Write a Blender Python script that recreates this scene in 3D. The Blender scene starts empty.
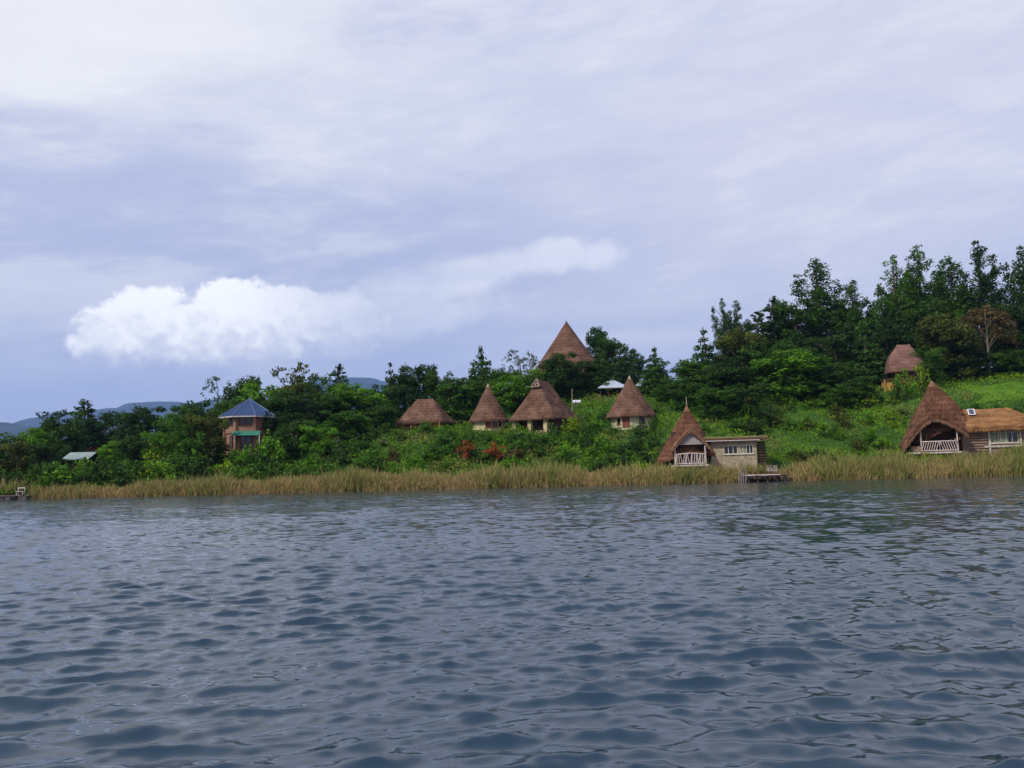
import bpy, math, random
import numpy as np
from mathutils import Matrix, Vector
R = math.radians
scene = bpy.context.scene
COL = scene.collection
rnd = random.Random(7)
npr = np.random.default_rng(11)

# ------------------------------------------------------------------ camera
W, H, F = 1024, 768, 820.0
CAM = Vector((0, 0, 1.6))
CROT = Matrix.Rotation(R(90 + 6.3), 3, 'X') @ Matrix.Rotation(R(-1.45), 3, 'Z')
cd = bpy.data.cameras.new('camera')
cam = bpy.data.objects.new('camera', cd)
COL.objects.link(cam)
cd.sensor_width = 36
cd.lens = 36 * F / W
cd.clip_start = 0.1
cd.clip_end = 60000
cam.matrix_world = Matrix.Translation(CAM) @ CROT.to_4x4()
scene.camera = cam

def ray(px, py):
    return CROT @ Vector(((px - 512) / F, -(py - 384) / F, -1))

def P(px, py, Y):
    """the point seen at this direction, Y metres out over the lake"""
    d = ray(px, py)
    return CAM + d * (Y / d.y)

def local_at(px, py, root_loc, rz, yl):
    """the point seen at this direction on the local plane y = yl of a thing turned by rz"""
    m = Matrix.Rotation(-rz, 3, 'Z')
    o = m @ (CAM - Vector(root_loc))
    dl = m @ ray(px, py)
    return o + dl * ((yl - o.y) / dl.y)

# ------------------------------------------------------------------ scene helpers
def link(o, parent=None):
    COL.objects.link(o)
    if parent is not None:
        o.parent = parent
    return o

def tag(o, label, cat, group=None):
    o['label'] = label
    o['category'] = cat
    if group:
        o['group'] = group
    return o

def thing(name, label, cat, loc, rz=0.0, group=None):
    o = bpy.data.objects.new(name, None)
    o.location = loc
    o.rotation_euler = (0, 0, rz)
    o.empty_display_size = 0.3
    link(o)
    return tag(o, label, cat, group)

def mesh_np(name, v, f, tint=None, smooth=False):
    """v (N,3), f (M,k) one polygon size; tint (N,4) per vertex"""
    v = np.asarray(v, dtype=np.float32)
    f = np.asarray(f, dtype=np.int32)
    me = bpy.data.meshes.new(name)
    me.vertices.add(len(v))
    me.vertices.foreach_set('co', v.ravel())
    k = f.shape[1]
    me.loops.add(f.size)
    me.loops.foreach_set('vertex_index', f.ravel())
    me.polygons.add(len(f))
    me.polygons.foreach_set('loop_start', np.arange(len(f), dtype=np.int32) * k)
    me.polygons.foreach_set('use_smooth', np.full(len(f), smooth, dtype=bool))
    me.update(calc_edges=True)
    if tint is not None:
        a = me.attributes.new('tint', 'FLOAT_COLOR', 'POINT')
        a.data.foreach_set('color', np.asarray(tint, dtype=np.float32).ravel())
    return me

def obj_from(name, me, mat, parent=None, kind=None):
    o = bpy.data.objects.new(name, me)
    if mat is not None and not me.materials:
        me.materials.append(mat)
    if kind:
        o['kind'] = kind
    return link(o, parent)

class MB:
    def __init__(s):
        s.v, s.f = [], []
    def add(s, vs, fs):
        n = len(s.v)
        s.v += [tuple(p) for p in vs]
        s.f += [tuple(i + n for i in q) for q in fs]
        return s
    def box(s, c, d, rz=0.0, M=None):
        x, y, z = d[0] / 2, d[1] / 2, d[2] / 2
        pts = [Vector(p) for p in ((-x, -y, -z), (x, -y, -z), (x, y, -z), (-x, y, -z), (-x, -y, z), (x, -y, z), (x, y, z), (-x, y, z))]
        m = M if M is not None else Matrix.Rotation(rz, 3, 'Z')
        s.add([m @ p + Vector(c) for p in pts], [(0, 3, 2, 1), (4, 5, 6, 7), (0, 1, 5, 4), (1, 2, 6, 5), (2, 3, 7, 6), (3, 0, 4, 7)])
        return s
    def tube(s, a, b, r0, r1=None, n=6):
        r1 = r0 if r1 is None else r1
        a, b = Vector(a), Vector(b)
        q = (b - a).to_track_quat('Z', 'Y')
        vs = []
        for p, r in ((a, r0), (b, r1)):
            for i in range(n):
                t = 2 * math.pi * i / n
                vs.append(p + q @ Vector((r * math.cos(t), r * math.sin(t), 0)))
        fs = [(i, (i + 1) % n, n + (i + 1) % n, n + i) for i in range(n)]
        fs += [tuple(range(n - 1, -1, -1)), tuple(range(n, 2 * n))]
        s.add(vs, fs)
        return s
    def path(s, pts, rs, n=6):
        for i in range(len(pts) - 1):
            s.tube(pts[i], pts[i + 1], rs[i], rs[i + 1], n)
        return s
    def grid(s, rows):
        n, m = len(rows), len(rows[0])
        s.add([p for r in rows for p in r], [(i * m + j, i * m + j + 1, (i + 1) * m + j + 1, (i + 1) * m + j) for i in range(n - 1) for j in range(m - 1)])
        return s
    def ring(s, rows):
        n, m = len(rows), len(rows[0])
        s.add([p for r in rows for p in r], [(i * m + j, i * m + (j + 1) % m, (i + 1) * m + (j + 1) % m, (i + 1) * m + j) for i in range(n - 1) for j in range(m)])
        return s
    def build(s, name, mat, parent=None, smooth=False, kind=None):
        me = bpy.data.meshes.new(name)
        me.from_pydata(s.v, [], s.f)
        me.update()
        if smooth:
            me.polygons.foreach_set('use_smooth', [True] * len(me.polygons))
        return obj_from(name, me, mat, parent, kind)

# ------------------------------------------------------------------ materials
def newmat(name):
    m = bpy.data.materials.new(name)
    m.use_nodes = True
    nt = m.node_tree
    b = nt.nodes['Principled BSDF']
    return m, nt, b

def N(nt, typ, **kw):
    n = nt.nodes.new(typ)
    ins = kw.pop('ins', {})
    for k, v in kw.items():
        setattr(n, k, v)
    for k, v in ins.items():
        if hasattr(v, 'is_output') or hasattr(v, 'links'):
            nt.links.new(v, n.inputs[k])
        else:
            n.inputs[k].default_value = v
    return n

def ramp(nt, fac, stops, interp='LINEAR'):
    n = nt.nodes.new('ShaderNodeValToRGB')
    n.color_ramp.interpolation = interp
    e = n.color_ramp.elements
    while len(e) < len(stops):
        e.new(0.5)
    for el, (p, c) in zip(e, stops):
        el.position = p
        el.color = (*c, 1) if len(c) == 3 else c
    nt.links.new(fac, n.inputs[0])
    return n.outputs[0]

def plain(name, c1, c2=None, rough=0.8, scale=2.0, stretch=(1, 1, 1), bump=0.0, bscale=None, metallic=0.0, spec=0.3, detail=5):
    """noise-mottled surface in object space"""
    m, nt, b = newmat(name)
    c2 = c2 or tuple(x * 0.7 for x in c1)
    tc = N(nt, 'ShaderNodeTexCoord')
    mp = N(nt, 'ShaderNodeMapping', ins={'Vector': tc.outputs['Object'], 'Scale': stretch})
    no = N(nt, 'ShaderNodeTexNoise', ins={'Vector': mp.outputs[0], 'Scale': scale, 'Detail': detail, 'Roughness': 0.65})
    c = ramp(nt, no.outputs[0], [(0.3, c2), (0.7, c1)])
    nt.links.new(c, b.inputs['Base Color'])
    b.inputs['Roughness'].default_value = rough
    b.inputs['Metallic'].default_value = metallic
    b.inputs['Specular IOR Level'].default_value = spec
    if bump:
        nb = N(nt, 'ShaderNodeTexNoise', ins={'Vector': mp.outputs[0], 'Scale': bscale or scale * 3, 'Detail': 6})
        bp = N(nt, 'ShaderNodeBump', ins={'Strength': bump, 'Distance': 0.1, 'Height': nb.outputs[0]})
        nt.links.new(bp.outputs[0], b.inputs['Normal'])
    return m

def thatch(name, c1, c2, c3, course=1.5, streak=1.0):
    m, nt, b = newmat(name)
    tc = N(nt, 'ShaderNodeTexCoord')
    mp = N(nt, 'ShaderNodeMapping', ins={'Vector': tc.outputs['Object'], 'Scale': (3.2 * streak, 3.2 * streak, 0.8)})
    n1 = N(nt, 'ShaderNodeTexNoise', ins={'Vector': mp.outputs[0], 'Scale': 1.6, 'Detail': 8, 'Roughness': 0.75})
    n2 = N(nt, 'ShaderNodeTexNoise', ins={'Vector': tc.outputs['Object'], 'Scale': 0.55, 'Detail': 4, 'Roughness': 0.6})
    wv = N(nt, 'ShaderNodeTexWave', wave_type='BANDS', bands_direction='Z', wave_profile='SAW',
           ins={'Vector': tc.outputs['Object'], 'Scale': course, 'Distortion': 2.2, 'Detail': 4, 'Detail Scale': 2.5})
    a = N(nt, 'ShaderNodeMath', operation='MULTIPLY_ADD', ins={0: wv.outputs['Fac'], 1: 0.15, 2: n1.outputs[0]})
    a2 = N(nt, 'ShaderNodeMath', operation='MULTIPLY_ADD', ins={0: n2.outputs[0], 1: 0.9, 2: a.outputs[0]})
    sub = N(nt, 'ShaderNodeMath', operation='SUBTRACT', ins={0: a2.outputs[0], 1: 0.525})
    c = ramp(nt, sub.outputs[0], [(0.22, c3), (0.5, c2), (0.8, c1)])
    nt.links.new(c, b.inputs['Base Color'])
    b.inputs['Roughness'].default_value = 0.95
    b.inputs['Specular IOR Level'].default_value = 0.1
    bp = N(nt, 'ShaderNodeBump', ins={'Strength': 0.8, 'Distance': 0.12, 'Height': a.outputs[0]})
    nt.links.new(bp.outputs[0], b.inputs['Normal'])
    return m

def brickmat(name, c1, c2, mortar):
    m, nt, b = newmat(name)
    tc = N(nt, 'ShaderNodeTexCoord')
    sp = N(nt, 'ShaderNodeSeparateXYZ', ins={0: tc.outputs['Object']})
    s = N(nt, 'ShaderNodeMath', operation='ADD', ins={0: sp.outputs[0], 1: sp.outputs[1]})
    cb = N(nt, 'ShaderNodeCombineXYZ', ins={0: s.outputs[0], 1: sp.outputs[2]})
    bt = N(nt, 'ShaderNodeTexBrick', ins={'Vector': cb.outputs[0], 'Scale': 1.0, 'Color1': (*c1, 1), 'Color2': (*c2, 1), 'Mortar': (*mortar, 1),
                                         'Brick Width': 0.42, 'Row Height': 0.16, 'Mortar Size': 0.012})
    no = N(nt, 'ShaderNodeTexNoise', ins={'Vector': tc.outputs['Object'], 'Scale': 1.2, 'Detail': 5})
    mx = N(nt, 'ShaderNodeMix', data_type='RGBA', blend_type='MULTIPLY', ins={0: 0.6, 6: bt.outputs[0], 7: ramp(nt, no.outputs[0], [(0.3, (0.5, 0.5, 0.5)), (0.7, (1, 1, 1))])})
    nt.links.new(mx.outputs[2], b.inputs['Base Color'])
    b.inputs['Roughness'].default_value = 0.9
    return m

def leafmat(name, trans=0.3, rough=0.6, use_obj=True):
    m, nt, b = newmat(name)
    at = N(nt, 'ShaderNodeAttribute', attribute_name='tint')
    col = at.outputs['Color']
    if use_obj:
        oi = N(nt, 'ShaderNodeObjectInfo')
        mx = N(nt, 'ShaderNodeMix', data_type='RGBA', blend_type='MULTIPLY', ins={0: 1.0, 6: at.outputs['Color'], 7: oi.outputs['Color']})
        col = mx.outputs[2]
    nt.links.new(col, b.inputs['Base Color'])
    b.inputs['Roughness'].default_value = rough
    b.inputs['Specular IOR Level'].default_value = 0.12
    tr = N(nt, 'ShaderNodeBsdfTranslucent', ins={'Color': col})
    ms = N(nt, 'ShaderNodeMixShader', ins={0: trans, 1: b.outputs[0], 2: tr.outputs[0]})
    nt.links.new(ms.outputs[0], nt.nodes['Material Output'].inputs[0])
    return m

M = {
    'thatch_brown': thatch('thatch_brown', (0.235, 0.135, 0.092), (0.122, 0.064, 0.042), (0.042, 0.022, 0.016), .62),
    'thatch_big': thatch('thatch_big', (0.210, 0.122, 0.084), (0.122, 0.063, 0.042), (0.050, 0.026, 0.020), .42),
    'thatch_red': thatch('thatch_red', (0.227, 0.118, 0.067), (0.118, 0.053, 0.030), (0.038, 0.018, 0.012), 0.45, 1.4),
    'thatch_gold': thatch('thatch_gold', (0.40, 0.22, 0.095), (0.24, 0.115, 0.046), (0.085, 0.04, 0.02), 0.4, 1.6),
    'thatch_rim': thatch('thatch_rim', (0.277, 0.160, 0.097), (0.185, 0.097, 0.059), (0.084, 0.042, 0.027), 0.7, 1.8),
    'thatch_pink': thatch('thatch_pink', (0.260, 0.151, 0.113), (0.168, 0.088, 0.067), (0.076, 0.039, 0.031), .5),
    'thatch_tip': plain('thatch_tip', (0.46, 0.32, 0.22), (0.30, 0.19, 0.12), 0.95, 3, (2, 2, .6), 0.4),
    'cream': plain('cream_plaster', (0.58, 0.50, 0.27), (0.30, 0.26, 0.13), 0.9, 1.3, (1, 1, .6), 0.15),
    'white_plaster': plain('white_plaster', (0.56, 0.52, 0.34), (0.22, 0.22, 0.12), 0.9, 1.4, (1, 1, .7), 0.15),
    'ochre': plain('ochre_plaster', (0.46, 0.27, 0.055), (0.30, 0.16, 0.04), 0.9, 1.0, (1, 1, .6)),
    'stone': plain('pale_stone', (0.46, 0.37, 0.25), (0.20, 0.15, 0.10), 0.9, 2.2, (1, 1, 1.6), 0.5, 5),
    'log': plain('log_wall', (0.085, 0.045, 0.03), (0.03, 0.017, 0.012), 0.9, 1.5, (.5, .5, 6), 0.5, 3),
    'board': plain('pale_boards', (0.34, 0.235, 0.175), (0.13, 0.08, 0.06), 0.9, 1.6, (.5, .5, 6), 0.5),
    'grey_board': plain('grey_boards', (0.34, 0.30, 0.28), (0.22, 0.185, 0.17), 0.9, 1.4, (5, 5, .5), 0.2),
    'wood_pale': plain('weathered_pale_wood', (0.60, 0.52, 0.47), (0.34, 0.28, 0.25), 0.85, 3, (1, 1, .5), 0.2),
    'wood_white': plain('bleached_poles', (0.70, 0.58, 0.54), (0.48, 0.37, 0.34), 0.85, 3),
    'wood_brown': plain('brown_wood', (0.14, 0.065, 0.04), (0.06, 0.028, 0.018), 0.8, 2, (1, 1, .4), 0.2),
    'wood_red': plain('red_brown_door', (0.22, 0.055, 0.035), (0.13, 0.035, 0.025), 0.6, 2, (3, 3, .4)),
    'wood_dark': plain('dark_wet_wood', (0.07, 0.05, 0.04), (0.03, 0.022, 0.018), 0.8, 2),
    'beam': plain('pale_beam', (0.50, 0.29, 0.12), (0.33, 0.18, 0.08), 0.8, 2),
    'brick': brickmat('red_brick', (0.33, 0.115, 0.06), (0.24, 0.08, 0.045), (0.30, 0.24, 0.19)),
    'brick_pale': brickmat('orange_brick', (0.34, 0.165, 0.095), (0.25, 0.115, 0.065), (0.38, 0.29, 0.22)),
    'blue_metal': plain('blue_roof_sheet', (0.038, 0.070, 0.155), (0.028, 0.055, 0.14), 0.6, 0.8, (1, 1, .3), 0, None, 0.0, 0.2),
    'blue_trim': plain('blue_ridge_cap', (0.10, 0.13, 0.25), (0.07, 0.10, 0.19), 0.45, 1, (1, 1, 1), 0, None, 0.0, 0.5),
    'green_metal': plain('green_sheet', (0.05, 0.22, 0.15), (0.035, 0.15, 0.10), 0.5, 1.2),
    'grey_metal': plain('weathered_zinc', (0.30, 0.37, 0.34), (0.19, 0.24, 0.225), 0.5, 0.9, (1, 1, 1), 0, None, 0.0, 0.5),
    'white_metal': plain('pale_zinc', (0.44, 0.48, 0.56), (0.30, 0.34, 0.41), 0.5, 0.7, (1, 1, 1), 0, None, 0.0, 0.5),
    'fascia': plain('pale_fascia', (0.50, 0.44, 0.42), (0.38, 0.33, 0.32), 0.7, 2),
    'white': plain('white_paint', (0.80, 0.80, 0.78), (0.66, 0.66, 0.64), 0.5, 2),
    'frame': plain('pale_window_frame', (0.62, 0.58, 0.47), (0.46, 0.42, 0.33), 0.7, 2),
    'curtain': plain('green_curtain', (0.26, 0.29, 0.19), (0.16, 0.19, 0.12), 0.9, 2, (7, 7, .3)),
    'bark': plain('bark', (0.16, 0.12, 0.085), (0.07, 0.05, 0.038), 0.9, 3, (2, 2, .4), 0.5),
    'bark_pale': plain('pale_bark', (0.42, 0.37, 0.30), (0.22, 0.18, 0.14), 0.9, 2, (2, 2, .4), 0.3),
    'bark_mid': plain('grey_bark', (.24, .20, .155), (.12, .095, .07), .9, 2, (2, 2, .4), .3),
    'wood_grey': plain('grey_driftwood', (.30, .24, .21), (.13, .10, .085), .9, 3),
    'gablet': plain('gablet_poles', (.33, .25, .19), (.20, .14, .10), .9, 2),
    'banana_stem': plain('banana_stem', (.10, .13, .04), (.05, .05, .02), .8, 2, (1, 1, .4)),
    'sod': plain('sod_roof', (0.20, 0.17, 0.06), (0.10, 0.10, 0.03), 0.95, 2, (1, 1, 1), 0.6),
    'leaf': leafmat('leaf', 0.4),
    'reed': leafmat('reed_blades', 0.35, 0.7, False),
    'tuft': leafmat('herb_leaves', 0.3, 0.6, False),
}
def glassmat():
    m, nt, b = newmat('dark_glass')
    b.inputs['Base Color'].default_value = (0.012, 0.014, 0.016, 1)
    b.inputs['Roughness'].default_value = 0.12
    return m
M['glass'] = glassmat()
def solarmat():
    m, nt, b = newmat('solar_cells')
    tc = N(nt, 'ShaderNodeTexCoord')
    ch = N(nt, 'ShaderNodeTexBrick', offset=0.0, ins={'Vector': tc.outputs['Object'], 'Scale': 1.0, 'Color1': (.035, .04, .075, 1), 'Color2': (.045, .05, .09, 1), 'Mortar': (.25, .26, .3, 1), 'Brick Width': .2, 'Row Height': .2, 'Mortar Size': .008})
    nt.links.new(ch.outputs[0], b.inputs['Base Color'])
    b.inputs['Roughness'].default_value = 0.15
    return m
M['solar'] = solarmat()

# ------------------------------------------------------------------ terrain
TU = np.array([-0.80, -0.50, -0.30, -0.10, 0.05, 0.20, 0.40, 0.62, 0.85])
TS = np.array([-40, -15, -3, 0, 4, 8, 16, 28, 40, 60, 80, 110, 160, 260, 500, 9000], float)
TZ = np.array([
    [-5, -2.5, -.7, -.02, .55, 1.0, 2.2, 4.2, 5.6, 7.0, 8.0, 8.0, 6.0, 3.0, 2, 2],
    [-5, -2.5, -.7, -.02, .6, 1.1, 2.5, 4.9, 6.4, 8.0, 9.0, 9.0, 6.5, 3.0, 2, 2],
    [-5, -2.5, -.7, -.02, .6, 1.2, 3.2, 6.8, 8.5, 10., 12., 13., 9., 4., 2, 2],
    [-5, -2.5, -.7, -.02, .7, 1.4, 4.2, 8.6, 10., 14., 17., 18., 12., 5., 2, 2],
    [-5, -2.5, -.7, -.02, .7, 1.4, 4.3, 8.2, 11., 17., 21.2, 23., 16., 6., 2, 2],
    [-5, -2.5, -.7, -.02, .7, 1.4, 4.3, 8.4, 11.5, 17., 21.2, 24., 18., 7., 2, 2],
    [-5, -2.5, -.7, -.02, .8, 1.8, 4.5, 9., 13.5, 18.2, 22., 24., 18., 7., 2, 2],
    [-5, -2.5, -.7, -.02, .9, 2.2, 5.0, 9.5, 14.2, 18.6, 22., 24., 18., 7., 2, 2],
    [-5, -2.5, -.7, -.02, .9, 2.2, 5.0, 9.5, 14.2, 18.6, 22., 24., 18., 7., 2, 2]], float)

def shore(u):
    u = np.asarray(u, float)
    uc = np.clip(u, -1.2, 1.2)
    return 102 - 11.5 * uc + 0.45 * np.sin(uc * 23 + 1) + 0.3 * np.sin(uc * 61) + 0.18 * np.sin(uc * 140 + 2)

def ground(x, y):
    x, y = np.asarray(x, float), np.asarray(y, float)
    u = x / np.maximum(y, 1.0)
    s = y - shore(u)
    uc = np.clip(u, TU[0], TU[-1] - 1e-6)
    i = np.clip(np.searchsorted(TU, uc, side='right') - 1, 0, len(TU) - 2)
    t = (uc - TU[i]) / (TU[i + 1] - TU[i])
    t = t * t * (3 - 2 * t)
    sc = np.clip(s, TS[0], TS[-1] - 1e-6)
    j = np.clip(np.searchsorted(TS, sc, side='right') - 1, 0, len(TS) - 2)
    q = (sc - TS[j]) / (TS[j + 1] - TS[j])
    z = (TZ[i, j] * (1 - t) + TZ[i + 1, j] * t) * (1 - q) + (TZ[i, j + 1] * (1 - t) + TZ[i + 1, j + 1] * t) * q
    bump = 0.18 * np.sin(x * .31 + y * .17) * np.sin(y * .43 - x * .11) + 0.1 * np.sin(x * .9 + 1.3) * np.sin(y * .83)
    return z + bump * np.clip(s / 8, 0, 1)

def gz(x, y):
    return float(ground(x, y))

xs = np.concatenate([-np.geomspace(16000, 190, 18), np.arange(-180, 181, 1.5), np.geomspace(190, 16000, 18)])
ys = np.concatenate([[45, 60, 75, 82], np.arange(86, 190, 1.2), np.arange(190, 330, 5), np.geomspace(340, 21000, 18)])
X, Y = np.meshgrid(xs, ys)
Z = ground(X, Y)
nx, ny = len(xs), len(ys)
idx = np.arange(nx * ny).reshape(ny, nx)
gf = np.stack([idx[:-1, :-1], idx[:-1, 1:], idx[1:, 1:], idx[1:, :-1]], -1).reshape(-1, 4)

def groundmat():
    m, nt, b = newmat('grassy_ground')
    ge = N(nt, 'ShaderNodeNewGeometry')
    n1 = N(nt, 'ShaderNodeTexNoise', ins={'Vector': ge.outputs['Position'], 'Scale': 0.16, 'Detail': 6, 'Roughness': .7})
    n2 = N(nt, 'ShaderNodeTexNoise', ins={'Vector': ge.outputs['Position'], 'Scale': 1.7, 'Detail': 6, 'Roughness': .7})
    a = N(nt, 'ShaderNodeMath', operation='MULTIPLY_ADD', ins={0: n2.outputs[0], 1: .6, 2: n1.outputs[0]})
    s = N(nt, 'ShaderNodeMath', operation='SUBTRACT', ins={0: a.outputs[0], 1: .3})
    g = ramp(nt, s.outputs[0], [(.3, (.018, .042, .010)), (.5, (.035, .085, .014)), (.72, (.06, .13, .018))])
    sz = N(nt, 'ShaderNodeSeparateXYZ', ins={0: ge.outputs['Position']})
    mr = N(nt, 'ShaderNodeMapRange', ins={0: sz.outputs[2], 1: 0.3, 2: 1.2, 3: 0.0, 4: 1.0})
    mx = N(nt, 'ShaderNodeMix', data_type='RGBA', ins={0: mr.outputs[0], 6: (.035, .025, .016, 1), 7: g})
    nt.links.new(mx.outputs[2], b.inputs['Base Color'])
    b.inputs['Roughness'].default_value = .95
    b.inputs['Specular IOR Level'].default_value = .1
    bp = N(nt, 'ShaderNodeBump', ins={'Strength': .8, 'Distance': .3, 'Height': n2.outputs[0]})
    nt.links.new(bp.outputs[0], b.inputs['Normal'])
    return m
gme = mesh_np('ground', np.stack([X, Y, Z], -1).reshape(-1, 3), gf, smooth=True)
obj_from('ground', gme, groundmat(), kind='structure')

# mown lawn high on the slope behind the golden-roofed lodge
lx = np.linspace(0, 1, 26)
lrows = []
for t in np.linspace(0, 1, 14):
    row = []
    for q in lx:
        yy = 127 + 11 * t
        x0 = (0.562 + 0.014 * math.sin(t * 5)) * yy
        x1 = 0.80 * yy
        xx = x0 + (x1 - x0) * q
        row.append((xx, yy, gz(xx, yy) + 0.06))
    lrows.append(row)
MB().grid(lrows).build('lawn', plain('mown_grass', (.105, .20, .014), (.055, .125, .012), .95, .5, (1, 1, 1), .4, 6, 0, .1), None, True, 'structure')

# ------------------------------------------------------------------ distant hills
def hill_range(name, Yd, depth, pts, seed, col):
    """a ridge of rolling hills Yd metres away through crest heights at given bearings"""
    rg = np.random.default_rng(seed)
    pxs = [p[0] for p in pts]
    crest = [P(px, py, Yd) for px, py in pts]
    cx = np.array([c.x for c in crest]); cz = np.array([c.z for c in crest])
    xx = np.linspace(cx[0], cx[-1], 260)
    zz = np.interp(xx, cx, cz)
    ph = rg.uniform(0, 6.28, 8)
    wob = sum(np.sin(xx / L + p) * a for L, a, p in zip((440, 220, 112, 61, 39), (6, 5.5, 4.5, 3.5, 3), ph)) * (Yd / 5600)
    rows = []
    for t in np.linspace(-1, 1, 41):
        prof = math.cos(t * math.pi / 2) ** 1.3
        row = []
        for i, x in enumerate(xx):
            gul = 0.13 * math.sin(x / 210 + 3 * t) * math.sin(t * 5 + x / 425) * (1 - abs(1 - abs(t) * 2))
            row.append((x, Yd + t * depth + 60 * math.sin(x / 250), -6 + (zz[i] + wob[i] + 6) * max(0, prof + gul * prof)))
        rows.append(row)
    MB().grid(rows).build(name, col, None, True, 'structure')
hm = plain('wooded_hillside', (.022, .036, .032), (.010, .018, .018), .95, .004, (1, 1, 1), 0)
hill_range('hills', 5600, 1500, [(-420, 428), (-200, 424), (-60, 425), (0, 420), (12, 421), (28, 425), (50, 428), (90, 431), (140, 437), (230, 452), (330, 478)], 3, hm)
hill_range('far_hills', 8400, 1700, [(-300, 452), (-100, 440), (20, 428), (45, 419), (75, 413), (105, 408), (130, 406), (150, 403.5), (172, 402.5), (200, 403), (235, 398), (280, 394), (318, 383), (345, 379), (372, 378), (395, 382), (440, 392), (520, 405), (640, 418), (800, 430), (1000, 440), (1300, 470)], 5, hm)
HAZE = 0.000062
# ------------------------------------------------------------------ lake
def lake():
    c0 = np.concatenate([-np.geomspace(172, 78, 14), np.arange(-76, -43, .22), np.arange(-43, 43.01, 0.09), np.arange(43.2, 76.1, .22), np.geomspace(78, 172, 14)])
    th = np.radians(c0)
    rr = np.concatenate([[0.4, 1.0, 1.6, 2.0, 2.4], 2.7 * 1.0027 ** np.arange(0, 1440)])
    TH, RR = np.meshgrid(th, rr)
    x = RR * np.sin(TH); y = RR * np.cos(TH)
    rg = np.random.default_rng(5)
    n = 150
    lam = np.exp(rg.uniform(np.log(0.12), np.log(4.0), n))
    ang = rg.normal(0, 0.33, n) + 0.13 + np.where(rg.random(n) < .16, rg.choice([-.85, .75], n), 0)
    k = 2 * np.pi / lam
    dx, dy = np.sin(ang), -np.cos(ang)
    ph = rg.uniform(0, 2 * np.pi, n)
    wgt = np.exp(-0.5 * ((np.log(lam) - np.log(0.30)) / 0.60) ** 2) * 0.9 + np.where(lam < .9, .22, .11)
    slope = wgt / np.sqrt(np.sum(wgt ** 2) / 2) * 0.235
    amp = slope / k
    dr = RR * 0.0027
    grp = np.clip(np.sin(x * .83 + 1.9 * np.sin(y * .41 + .6)) * np.sin(y * .77 + .35 * x + 1.3) + .45 * np.sin(x * .37 + 1.2 * y + 2), -1, 1)
    grp = .82 + .38 * grp
    gust = 1 + 0.40 * np.sin(x * .11 + 1.7 * np.sin(y * .07)) * np.sin(y * .16 + .8) + 0.15 * np.sin(x * .37 - y * .21)
    z = np.zeros_like(x); ox = np.zeros_like(x); oy = np.zeros_like(x)
    for i in range(n):
        fade = np.clip(lam[i] / (3.5 * dr) - 0.6, 0, 1) * gust * (grp if lam[i] > .45 else .9)
        p = k[i] * (dx[i] * x + dy[i] * y) + ph[i]
        c = np.cos(p) * amp[i] * fade
        s = np.sin(p) * amp[i] * fade
        z += c
        ox -= 0.70 * dx[i] * s
        oy -= 0.70 * dy[i] * s
    edge = np.clip((RR - 0.4) / 2, 0, 1)
    v = np.stack([x + ox * edge, y + oy * edge, z * edge], -1).reshape(-1, 3)
    a, b = len(rr), len(th)
    idx = np.arange(a * b).reshape(a, b)
    f = np.stack([idx[:-1, :-1], idx[:-1, 1:], idx[1:, 1:], idx[1:, :-1]], -1).reshape(-1, 4)[:, ::-1]
    me = mesh_np('water', v, f, smooth=True)
    m, nt, bs = newmat('lake_water')
    bs.inputs['Base Color'].default_value = (.010, .028, .044, 1)
    bs.inputs['Roughness'].default_value = .06
    bs.inputs['IOR'].default_value = 1.62
    ge = N(nt, 'ShaderNodeNewGeometry')
    mp = N(nt, 'ShaderNodeMapping', ins={'Vector': ge.outputs['Position'], 'Rotation': (0, 0, .16), 'Scale': (.5, 1.4, 1)})
    n1 = N(nt, 'ShaderNodeTexNoise', ins={'Vector': mp.outputs[0], 'Scale': 5.0, 'Detail': 5, 'Roughness': .6, 'Distortion': .5})
    n2 = N(nt, 'ShaderNodeTexNoise', ins={'Vector': mp.outputs[0], 'Scale': 1.5, 'Detail': 3, 'Roughness': .55, 'Distortion': .3})
    n3 = N(nt, 'ShaderNodeTexNoise', ins={'Vector': mp.outputs[0], 'Scale': .45, 'Detail': 2, 'Roughness': .5})
    # the mesh carries waves down to its spacing; ripples below that are bump
    b1 = N(nt, 'ShaderNodeBump', ins={'Strength': 1.0, 'Distance': .006, 'Height': n1.outputs[0]})
    vl = N(nt, 'ShaderNodeVectorMath', operation='LENGTH', ins={0: ge.outputs['Position']})
    far = N(nt, 'ShaderNodeMapRange', ins={0: vl.outputs['Value'], 1: 12.0, 2: 45.0, 3: 0.0, 4: 1.0})
    b2 = N(nt, 'ShaderNodeBump', ins={'Strength': far.outputs[0], 'Distance': .085, 'Height': n2.outputs[0], 'Normal': b1.outputs[0]})
    b3 = N(nt, 'ShaderNodeBump', ins={'Strength': far.outputs[0], 'Distance': .08, 'Height': n3.outputs[0], 'Normal': b2.outputs[0]})
    nt.links.new(b3.outputs[0], bs.inputs['Normal'])
    obj_from('water', me, m, kind='structure')
lake()

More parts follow.
